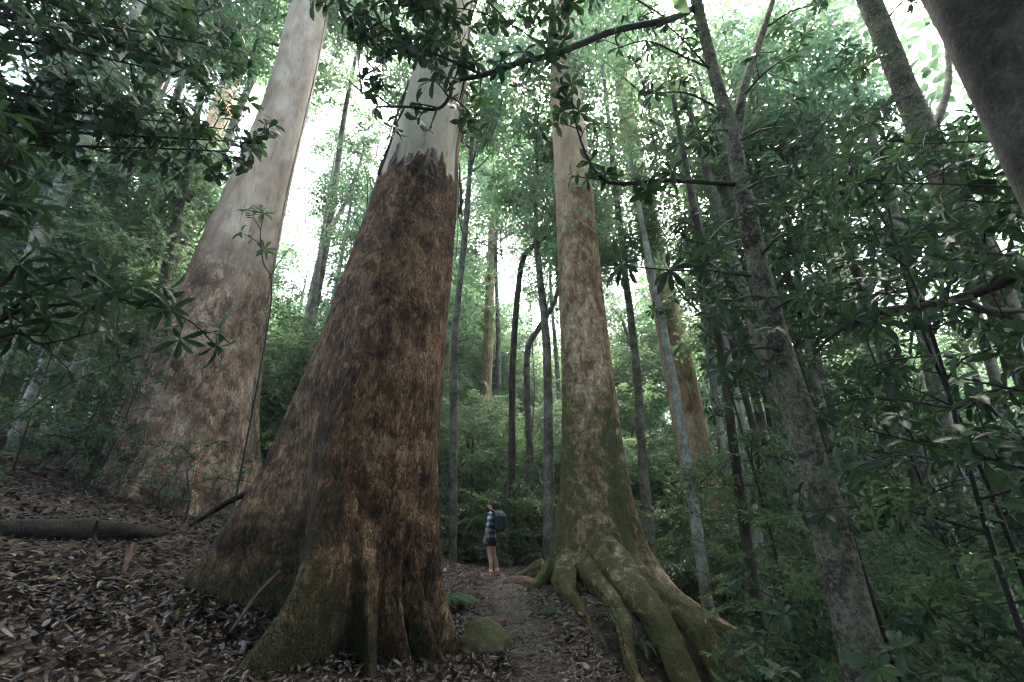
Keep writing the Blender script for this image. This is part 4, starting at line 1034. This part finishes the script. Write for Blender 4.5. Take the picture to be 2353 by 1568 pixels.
# ------------------------------------------------------------------ ferns and tufts
def ground_at(u, v):
    p0 = at(u, v, 1.0) - np.array([0, 0, CAM_Z]); 
    for s in np.arange(1.2, 25, .02):
        p = p0 * s
        if p[2] + CAM_Z <= terrain(p[0], p[1]): return np.array([p[0], p[1], float(terrain(p[0], p[1]))])
    return None
def fern(label, c, n, L, az=(0, 6.28), group=None):
    t = thing("fern", c, label, "fern", group)
    gs, gl = Geo(), Geo()
    for k in range(n):
        a = az[0] + (az[1] - az[0]) * (k + random.random() * .6) / n
        ln = L * random.uniform(.75, 1.15)
        d = np.array([math.cos(a), math.sin(a), 0])
        s = np.linspace(0, 1, 26)[:, None]
        C = np.asarray(c) + d * ln * s * .85 + np.array([0, 0, 1]) * ln * (.75 * s - .72 * s * s)
        tube(gs, C, np.linspace(.006, .002, 26), 4)
        T = norm(np.gradient(C, axis=0)); sd = norm(np.cross(T, [0, 0, 1.0])); up = np.cross(sd, T)
        w = ln * .26 * np.sin(np.clip(s * 1.0 + .08, 0, 1) * math.pi) ** .8
        for sg in (1, -1):
            leaves_simple(gl, C[2:], sd[2:] * sg + T[2:] * .35 - up[2:] * .15, up[2:], w[2:, 0] + .01, .26, .03, np.full(24, random.random()))
    obj("stems", gs, M['twig'], t); obj("fronds", gl, M['leaf_fern'], t)
p = at(1022, 1275, 8.6); p[2] = float(terrain(p[0], p[1])) + .05
fern("pale green fern at the right foot of the giant brown tree beside the path", p, 9, .75)
p = ground_at(1262, 1412); fern("small fern at the path's right edge below the mossy tan giant", p, 7, .34)
p = ground_at(1225, 1395); 
for (u, v, L, lb) in ((1690, 1500, .5, "fern on the dark bank among the mossy roots"), (1570, 1480, .3, "small fern clinging between two mossy roots")):
    q = at(u, v, 6.6); q[2] = float(terrain(q[0], q[1])); fern(lb, q, 8, L)
def tuft(label, c, n, L, group=None):
    t = thing("grass_tuft", c, label, "grass tuft", group)
    gl = Geo()
    th = rng.uniform(0, 6.28, n)
    leaves_fine(gl, np.asarray(c) + rng.normal(size=(n, 3)) * np.array([.05, .05, .01]), np.stack([np.cos(th) * .7, np.sin(th) * .7 - .3, rng.uniform(.1, .8, n)], -1), np.tile([0, 0, 1.0], (n, 1)) + rng.normal(size=(n, 3)) * .2, L * rng.uniform(.6, 1.2, n), .08, .02, .8)
    obj("blades", gl, M['leaf_fern'], t)
for (u, v, y, n, L, lb) in ((1440, 1425, 8.6, 26, .34, "arching grass tuft on the bank lip under the tan giant"), (1395, 1430, 8.5, 22, .26, "grass tuft at the left end of the hollow bank"), (1470, 1470, 8.2, 24, .3, "grass tuft hanging over the middle of the dark hollow"), (1360, 1480, 7.9, 18, .22, "small grass tuft beside the path below the hollow bank")):
    q = at(u, v, y); q[2] = max(q[2] - .1, float(terrain(q[0], q[1]))); q[2] = float(terrain(q[0], q[1])) if q[2] > terrain(q[0], q[1]) + .25 else q[2]
    tuft(lb, q, n, L)

# ------------------------------------------------------------------ fallen leaves
def clear(x, y):
    k = np.ones(len(x), bool)
    rC = .8
    k &= np.hypot(x - baseC[0], y - YC) > rC
    k &= np.hypot(x - bL[0], y - YL) > 1.2
    return k
def litter(g, n, rr, Lm, fine):
    d = rng.uniform(rr[0], rr[1], n); a = rng.uniform(-R(56), R(40), n)
    x, y = d * np.sin(a), d * np.cos(a)
    pm = path_mask(x, y)
    k = clear(x, y) & (rng.random(n) > pm * .12) & (x < 1.35 + 1.7 * rng.random(n) ** 1.5 + 2.2 * sstep(y, 8, 9.6)) & (y < 13.5)
    x, y, pm = x[k], y[k], pm[k]; n = len(x)
    L = Lm * np.exp(rng.normal(size=n) * .35) * (1 - .35 * pm)
    z = terrain(x, y) + rng.uniform(.012, .05, n) + .02 * pm
    yaw = rng.uniform(0, 6.28, n)
    D = np.stack([np.cos(yaw), np.sin(yaw), rng.normal(size=n) * .28 * (1 - .6 * pm)], -1)
    N = np.stack([rng.normal(size=n) * .4 * (1 - .5 * pm), rng.normal(size=n) * .4 * (1 - .5 * pm), np.ones(n)], -1)
    rn = np.clip(rng.beta(1.6, 1.9, n) * .93 - .22 * pm, 0, .95); rn[rng.random(n) < .012] = .985; rn[rng.random(n) < .004] = 1.0
    P = np.stack([x, y, z], -1)
    if fine: leaves_fine(g, P, D, N, L, .42, .09, -.25, rn)
    else: leaves_simple(g, P, D, N, L, .45, .06, rn)
g = Geo()
litter(g, 34000, (1.2, 7.0), .06, True)
litter(g, 36000, (5.5, 14.0), .068, False)
nst = 260
for k in range(nst):
    d = random.uniform(1.6, 11); a = R(random.uniform(-56, 15)); x, y = d * math.sin(a), d * math.cos(a)
    if not clear(np.array([x]), np.array([y]))[0] or x > 1: continue
    ln = random.uniform(.12, .6); yw = random.uniform(0, 6.28); dx, dy = math.cos(yw) * ln / 2, math.sin(yw) * ln / 2
    tube(g, [(x - dx, y - dy, float(terrain(x - dx, y - dy)) + .03), (x, y, float(terrain(x, y)) + random.uniform(.03, .06)), (x + dx, y + dy, float(terrain(x + dx, y + dy)) + .03)], [.006, .005, .003], 5, .1, 1, 6)
    g.a[-1] = np.full(len(g.a[-1]), random.uniform(.1, .55))
tag(obj("fallen_leaves", g, M['litter'], smooth=False), "brown and grey fallen leaves and twigs covering the slope and path edges", "leaf litter", kind="stuff")
# bigger shed bark pieces
def bark_piece(label, a, b, wid, lift=.05, top=None):
    A = ground_at(*a); Bp = ground_at(*b) if top is None else at(b[0], b[1], top)
    A = A + [0, 0, .04]; Bp = Bp + ([0, 0, .05] if top is None else [0, 0, 0])
    g = Geo(); ribbon(g, [A, (A + Bp) / 2 + [0, 0, lift], Bp], wid, .01, (0.1, -.2, 1), random.uniform(-.5, .9))
    c = (A + Bp) / 2
    o = obj("bark_piece", g, M['strip'], loc=tuple(c)); tag(o, label, "bark")
bark_piece("long reddish strip of bark propped against the front buttress", (525, 1470), (645, 1312), .06, .05, 5.25)
bark_piece("curved pink bark strip lying upslope of the left buttress tip", (278, 1335), (303, 1258), .06, .06)
bark_piece("straight thin bark strip lying level in the leaves left of the buttress", (221, 1342), (330, 1376), .06)
bark_piece("short triangular bark chunk on the leaves left of the curved pink strip", (214, 1316), (244, 1300), .09, .03)
bark_piece("thin grey bark strip in the hollow between the two left buttresses", (470, 1352), (560, 1354), .07)
bark_piece("broad curled bark slab near the end of the dark fallen log", (340, 1264), (372, 1276), .10, .05)
bark_piece("small orange bark chunk high on the leafy slope at left", (100, 1188), (124, 1180), .10, .04)
bark_piece("dark long bark strip in the lower left leaves", (310, 1430), (370, 1490), .045)
bark_piece("brown bark strip beside the hollow on the path's right edge", (1365, 1480), (1345, 1415), .05)

# ------------------------------------------------------------------ logs and rocks
def log(label, pts, rads, mat='log', name="fallen_log"):
    c = np.mean(pts, axis=0)
    g = Geo(); tube(g, pts, rads, 22, .25, random.randrange(99), 60, moss=[.05, .1], lump=1.4)
    o = obj(name, g, M[mat], loc=tuple(c)); tag(o, label, "log"); return o
A, B = ground_at(-60, 1250), ground_at(385, 1225)
log("dark rotting log half sunk in leaves across the left slope", [A + [-.6, 0, .04], A * .6 + B * .4 + [0, 0, .05], A * .3 + B * .7 + [0, 0, .02], B + [0, .1, -.06]], [.17, .17, .14, .08])
A, B = ground_at(-40, 1040), ground_at(120, 1045)
log("mossy log at the far left edge on the upper slope", [A + [-.8, .2, .2], (A + B) / 2 + [0, 0, .16], B + [.1, 0, .02]], [.2, .2, .13])
A, B = ground_at(435, 1215), at(640, 1095, 8.0)
log("thin dark dead branch lying between the left buttress and the slope", [A + [0, 0, .05], (A + B) / 2 + [0, 0, .06], B + [0, 0, -.1]], [.035, .05, .06], 'log', "dead_branch")
A = ground_at(205, 1265); 
log("short crooked dead stick standing up from the dark log", [A + [.12, 0, .05], A + [-.04, .05, .16], A + [-.06, .05, .34]], [.02, .022, .014], 'log', "dead_branch")
def rock(label, c, rad, mat='rock', seed=0, name="rock", moss=.3, rough=.18):
    nlat, nlon = 40, 64
    la = np.linspace(-math.pi / 2, math.pi / 2, nlat); lo = np.linspace(0, 2 * math.pi, nlon, endpoint=False)
    LO, LA = np.meshgrid(lo, la)
    d = np.stack([np.cos(LA) * np.cos(LO), np.cos(LA) * np.sin(LO), np.sin(LA)], -1)
    k = 1 + rough * fbm(d[..., 0] * 1.8 + seed, d[..., 1] * 1.8, d[..., 2] * 1.8, s=seed, o=4)
    V = d * k[..., None] * np.asarray(rad) + np.asarray(c)
    g = Geo(); ring_mesh(g, V, np.zeros(V.shape[:2]), moss * sstep(d[..., 2], -.2, .5))
    o = obj(name, g, M[mat], loc=tuple(c)); tag(o, label, "rock" if name == "rock" else "mound"); return o
p = ground_at(1112, 1500); rock("mossy boulder beside the path at the right foot of the giant brown tree", p + [0, .1, .06], (.30, .36, .26), seed=3)
p = ground_at(1090, 1512); rock("small mossy stone in front of the mossy boulder", p + [-.03, 0, .02], (.11, .13, .10), seed=5)
p = ground_at(1148, 1440); rock("bare brown earth lump above the mossy boulder by the path", p + [-.1, 0, .02], (.22, .25, .10), 'strip', 6, "earth_mound", -.4)
p = ground_at(1195, 1342); rock("orange earth lump on the path's right edge by the hiker's feet", p + [0, .1, .0], (.42, .35, .14), 'strip', 7, "earth_mound", -.4)
p = ground_at(1228, 1332); rock("small yellow green mossy stone against the left root of the tan giant", p + [0, .3, .12], (.16, .16, .13), seed=8, moss=.5)
p = ground_at(360, 1150); rock("large dark green mossy boulder at the foot of the left giant", p + [0, .5, .25], (.95, .6, .42), seed=9, moss=.35)
# ------------------------------------------------------------------ lianas
def vine(label, pts, r):
    P = P3(*pts); c = P[-1]
    g = Geo(); tube(g, P, r, 7, .12, random.randrange(50), 50)
    o = obj("vine", g, M['bark_slim'] if r > .012 else M['twig'], loc=tuple(c)); tag(o, label, "vine")
vine("thin pale vine dangling in a loose curve from the crooked trunk right of the hiker", ((1222, 770, 15.8), (1228, 900, 15.6), (1222, 1010, 15.5), (1238, 1090, 15.3), (1262, 1150, 15.0), (1275, 1240, 14.8), (1283, 1330, 14.5)), .022)
vine("dark vine clinging along the right edge of the white-topped left giant", ((752, 20, 10.6), (727, 155, 10.5), (697, 285, 10.4), (662, 430, 10.4), (640, 545, 10.3), (622, 650, 10.25), (600, 790, 10.2), (580, 930, 10.2), (578, 1080, 10.1)), .018)
vine("thin arching green stem crossing the lower left thicket", ((-20, 1000, 4.6), (60, 945, 4.8), (140, 890, 5.0), (230, 850, 5.3), (330, 815, 5.6)), .009)
# ------------------------------------------------------------------ hiker
def plaid():
    m, nt = new_mat("plaid_cotton")
    tc = nd(nt, "ShaderNodeTexCoord"); sp = nd(nt, "ShaderNodeSeparateXYZ"); nt.links.new(tc.outputs["Object"], sp.inputs[0])
    def band(sock, f, ph, w):
        s = mth(nt, 'FRACT', mth(nt, 'ADD', mth(nt, 'MULTIPLY', sock, f), ph))
        return mth(nt, 'LESS_THAN', s, w)
    hz = band(sp.outputs[2], 7.5, .1, .48); ang = mth(nt, 'ADD', sp.outputs[1], mth(nt, 'MULTIPLY', sp.outputs[0], .8))
    vz = band(ang, 9.0, .3, .45)
    s = mth(nt, 'MULTIPLY', mth(nt, 'ADD', hz, vz), .5)
    col = ramp(nt, s, [(0.0, (.62, .64, .66)), (.45, (.17, .23, .29)), (.9, (.018, .026, .042))])
    thin = mth(nt, 'ADD', band(sp.outputs[2], 7.5, .82, .10), band(ang, 9.0, .95, .10), True)
    col = mixc(nt, mth(nt, 'MULTIPLY', thin, .6), col, (.05, .09, .15))
    finish(nt, col, .85, None, spec=.15)
    return m
MP = dict(skin=plain("skin", (.52, .30, .21), .55, .35, 40, .06), hair=plain("brown_hair", (.045, .026, .016), .5, .4, 60, .4),
          shirt=plaid(), shorts=plain("dark_denim", (.018, .024, .040), .85, .2, 50, .3), sock=plain("white_cotton", (.72, .72, .74), .9, .1),
          shoe=plain("orange_leather", (.34, .135, .045), .6, .3, 40, .2), sole=plain("pale_sole", (.6, .55, .48), .8, .2), pack=plain("dark_nylon", (.018, .023, .030), .6, .35, 25, .3, .5, .02),
          lid=plain("grey_nylon", (.075, .09, .105), .55, .35, 25, .2), cord=plain("black_strap", (.01, .01, .012), .7, .2))
def part(name, g, mat, parent, smooth=True):
    me = g if isinstance(g, bpy.types.Mesh) else mesh_from(name, g, (0, 0, 0), smooth)
    if not len(me.materials): me.materials.append(mat)
    o = bpy.data.objects.new(name, me); COL.objects.link(o); o.parent = parent
    return o
def loft(g, secs, n=24, power=2.0, wr=0.0, caps=True):
    th = np.arange(n) / n * 2 * math.pi
    V = []
    for (cx_, cy_, z, rx, ry) in secs:
        c, s = np.cos(th), np.sin(th)
        x = np.sign(c) * np.abs(c) ** (2 / power) * rx; y = np.sign(s) * np.abs(s) ** (2 / power) * ry
        k = 1 + wr * fbm(c * 2, s * 2, np.full(n, z * 9), s=5, o=3)
        V.append(np.stack([cx_ + x * k, cy_ + y * k, np.full(n, z)], -1))
    V = np.array(V); m = len(secs); idx = np.arange(m * n).reshape(m, n)
    Q = np.stack([idx[:-1], np.roll(idx[:-1], -1, 1), np.roll(idx[1:], -1, 1), idx[1:]], -1).reshape(-1, 4)
    V = V.reshape(-1, 3); T = []
    if caps:
        c0, c1 = V[:n].mean(0), V[-n:].mean(0); V = np.vstack([V, c0, c1])
        for k in range(n):
            T += [(m * n, (k + 1) % n, k), (m * n + 1, (m - 1) * n + k, (m - 1) * n + (k + 1) % n)]
    g.add(V, T, Q)
pp = np.array([-.46, 11.8]); zp = float(terrain(*pp)) + .03
person = thing("person", (pp[0], pp[1], zp), "hiker in plaid shirt and dark shorts standing on the path, looking up", "person")
person.rotation_euler = (0, 0, R(72))
J = {}
bm_v, bm_e, bm_r = [], [], []
def jt(name, p, r, par=None):
    J[name] = len(bm_v); bm_v.append(p); bm_r.append(r if isinstance(r, tuple) else (r, r))
    if par: bm_e.append((J[par], J[name]))
jt('pelvis', (0, .06, .90), (.125, .10))
jt('waist', (0, .06, 1.06), (.105, .085), 'pelvis'); jt('chest', (0, .04, 1.24), (.125, .10), 'waist'); jt('upper', (0, .02, 1.36), (.10, .075), 'chest')
jt('neck', (0, .02, 1.425), .047, 'upper'); jt('neck2', (0, .03, 1.475), .045, 'neck'); jt('head', (0, .035, 1.545), (.072, .085), 'neck2'); jt('top', (0, .005, 1.61), (.07, .08), 'head')
jt('face', (0, .095, 1.555), (.050, .058), 'head'); jt('nose', (0, .152, 1.572), .012, 'face'); jt('chin', (0, .112, 1.515), .030, 'face')
for sg, nm in ((1, 'r'), (-1, 'l')):
    f = .06 if sg > 0 else -.02
    jt('hip' + nm, (sg * .085, .055, .83), .088, 'pelvis'); jt('thigh' + nm, (sg * .088, .045 - f * .2, .66), .076, 'hip' + nm); jt('knee' + nm, (sg * .085, .03 - f * .5, .47), .052, 'thigh' + nm)
    jt('calf' + nm, (sg * .085, -.02 - f * .8, .33), .056, 'knee' + nm); jt('ankle' + nm, (sg * .085, -.02 - f, .11), .034, 'calf' + nm); jt('heel' + nm, (sg * .085, -.02 - f, .05), .035, 'ankle' + nm); jt('toe' + nm, (sg * .095, .10 - f, .035), .028, 'heel' + nm)
    jt('sh' + nm, (sg * .155, .02, 1.365), .052, 'upper'); jt('elb' + nm, (sg * .215, .02, 1.10), .038, 'sh' + nm); jt('fore' + nm, (sg * .218, .05, 1.02), .037, 'elb' + nm); jt('wri' + nm, (sg * .215, .095, .885), .024, 'fore' + nm); jt('palm' + nm, (sg * .212, .112, .83), (.018, .032), 'wri' + nm)
    for k, (dy, ln, cu) in enumerate(((.030, .062, .010), (.011, .070, .013), (-.008, .066, .016), (-.026, .052, .018))):
        jt('f%d%s' % (k, nm), (sg * .210, .118 + dy, .785), .0095, 'palm' + nm)
        jt('g%d%s' % (k, nm), (sg * (.210 - cu), .124 + dy, .785 - ln * .55), .0085, 'f%d%s' % (k, nm)); jt('h%d%s' % (k, nm), (sg * (.210 - cu * 2.2), .124 + dy, .785 - ln), .0075, 'g%d%s' % (k, nm))
    jt('t' + nm, (sg * .203, .148, .838), .011, 'palm' + nm); jt('u' + nm, (sg * .196, .165, .795), .009, 't' + nm)
    jt('ear' + nm, (sg * .078, .02, 1.55), .014, 'head')
me = bpy.data.meshes.new("body"); me.from_pydata(bm_v, bm_e, []); me.materials.append(MP['skin'])
body = part("body", me, MP['skin'], person)
md = body.modifiers.new("skin", 'SKIN'); md.use_smooth_shade = True
if not me.skin_vertices: me.skin_vertices.new()
for k, r in enumerate(bm_r): me.skin_vertices[0].data[k].radius = r
me.skin_vertices[0].data[0].use_root = True
sd = body.modifiers.new("sub", 'SUBSURF'); sd.levels = 1; sd.render_levels = 2
for sg in (1, -1):
    g = Geo(); loft(g, [(sg * .028, .148, 1.565, .004, .003), (sg * .028, .150, 1.571, .009, .005), (sg * .028, .148, 1.577, .004, .003)], 10); part("eye", g, MP['cord'], body)
# hair with pony tail
g = Geo()
loft(g, [(0, -.035, 1.475, .03, .02), (0, -.03, 1.50, .066, .055), (0, -.022, 1.54, .085, .085), (0, -.010, 1.58, .090, .100), (0, .008, 1.615, .086, .102), (0, .008, 1.645, .07, .085), (0, .0, 1.668, .042, .05), (0, 0, 1.675, .01, .012)], 28, 2.0, .05)
hair = part("hair", g, MP['hair'], person)
g = Geo(); tube(g, [(0, -.09, 1.60), (0, -.125, 1.60), (.0, -.16, 1.55), (0, -.165, 1.48), (.0, -.15, 1.41)], [.022, .034, .036, .028, .008], 12, .15, 3, 20); part("ponytail", g, MP['hair'], hair)
# shirt
g = Geo()
loft(g, [(0, .055, .80, .158, .128), (0, .055, .815, .162, .132), (0, .058, .90, .158, .128), (0, .058, 1.0, .142, .116), (0, .055, 1.1, .138, .114), (0, .045, 1.2, .148, .122), (0, .035, 1.3, .160, .115), (0, .025, 1.36, .150, .095), (0, .02, 1.40, .105, .075), (0, .02, 1.425, .062, .062), (0, .02, 1.452, .058, .060)], 32, 2.2, .06)
for sg in (1, -1):
    tube(g, [(sg * .10, .02, 1.375), (sg * .155, .02, 1.36), (sg * .19, .02, 1.25), (sg * .214, .02, 1.12), (sg * .218, .035, 1.07), (sg * .218, .05, 1.045)], [.05, .068, .064, .058, .060, .054], 18, .10, 4, 26)
part("shirt", g, MP['shirt'], person)
g = Geo()
loft(g, [(0, .06, .74, .150, .118), (0, .06, .80, .158, .124), (0, .06, .88, .152, .12), (0, .06, .95, .13, .105)], 28, 2.2, .03)
for sg, nm in ((1, 'r'), (-1, 'l')):
    f = .06 if sg > 0 else -.02
    tube(g, [(sg * .080, .055, .80), (sg * .086, .05 - f * .15, .72), (sg * .088, .047 - f * .2, .66)], [.09, .094, .093], 18, .05, 2, 10)
part("shorts", g, MP['shorts'], person)
for sg, nm in ((1, 'r'), (-1, 'l')):
    f = .06 if sg > 0 else -.02
    y0 = -.02 - f; x0 = sg * .085
    g = Geo(); tube(g, [(x0, y0, .06), (x0, y0, .12), (x0, y0 + .004, .185)], [.046, .043, .047], 16, .04, 2, 10); part("sock", g, MP['sock'], person)
    g = Geo(); V0 = []
    loft(g, [(x0 + sg * .004, y0 + .045, .022, .042, .128), (x0 + sg * .004, y0 + .045, .035, .046, .132), (x0 + sg * .003, y0 + .038, .055, .045, .122), (x0, y0 + .022, .078, .042, .095), (x0, y0 + .002, .098, .046, .062), (x0, y0, .125, .049, .056)], 24, 2.3, .03)
    sh = part("shoe", g, MP['shoe'], person)
    g = Geo(); loft(g, [(x0 + sg * .004, y0 + .046, .0, .044, .134), (x0 + sg * .004, y0 + .046, .022, .047, .138)], 24, 2.4); part("sole", g, MP['sole'], sh)
g = Geo(); tube(g, [(-.215 - .0, .083, .918), (-.215, .087, .905)], [.030, .030], 16); part("wristband", g, MP['cord'], person)
# backpack
bp_loc = person.location.copy()
pack = thing("backpack", bp_loc, "dark rounded backpack with grey top flap on the hiker's back", "backpack")
pack.rotation_euler = person.rotation_euler
g = Geo()
loft(g, [(0, -.16, .97, .07, .05), (0, -.175, .985, .12, .085), (0, -.19, 1.03, .15, .115), (0, -.20, 1.10, .16, .135), (0, -.20, 1.20, .158, .135), (0, -.19, 1.30, .15, .122), (0, -.175, 1.37, .138, .105), (0, -.16, 1.40, .12, .085)], 36, 2.8, .07)
part("pack_body", g, MP['pack'], pack)
g = Geo()
loft(g, [(0, -.20, 1.305, .158, .128), (0, -.19, 1.33, .158, .128), (0, -.172, 1.39, .145, .115), (0, -.155, 1.43, .125, .092), (0, -.148, 1.448, .08, .055), (0, -.145, 1.452, .02, .02)], 36, 2.8, .05)
part("top_flap", g, MP['lid'], pack)
for sg in (1, -1):
    g = Geo(); tube(g, [(sg * .09, -.08, 1.38), (sg * .095, -.02, 1.435), (sg * .10, .06, 1.425), (sg * .112, .135, 1.33), (sg * .125, .12, 1.2), (sg * .145, .02, 1.10), (sg * .135, -.10, 1.04)], [.020] * 7, 10, 0, 0, 40); part("strap", g, MP['cord'], pack)
    g = Geo(); tube(g, [(sg * .135, -.20, 1.06), (sg * .165, -.205, 1.12), (sg * .163, -.20, 1.28)], [.006, .006, .006], 6, 0, 0, 12); part("strap", g, MP['cord'], pack)

# ------------------------------------------------------------------ damp forest air
def box_mesh(name, x0, x1, y0, y1, z0, z1):
    me = bpy.data.meshes.new(name)
    v = [(x, y, z) for x in (x0, x1) for y in (y0, y1) for z in (z0, z1)]
    me.from_pydata(v, [], [(0, 1, 3, 2), (4, 6, 7, 5), (0, 4, 5, 1), (2, 3, 7, 6), (0, 2, 6, 4), (1, 5, 7, 3)])
    return me
hm, nt = new_mat("damp_air")
pv = nd(nt, "ShaderNodeVolumePrincipled")
pv.inputs["Color"].default_value = (0.78, 0.93, 0.97, 1)
pv.inputs["Density"].default_value = HAZE
pv.inputs["Anisotropy"].default_value = 0.2
ho = nd(nt, "ShaderNodeOutputMaterial"); nt.links.new(pv.outputs[0], ho.inputs["Volume"])
me = box_mesh("haze", -960, 960, -960, 960, -14, 48); me.materials.append(hm)
hz = bpy.data.objects.new("haze", me); COL.objects.link(hz); tag(hz, kind="stuff")
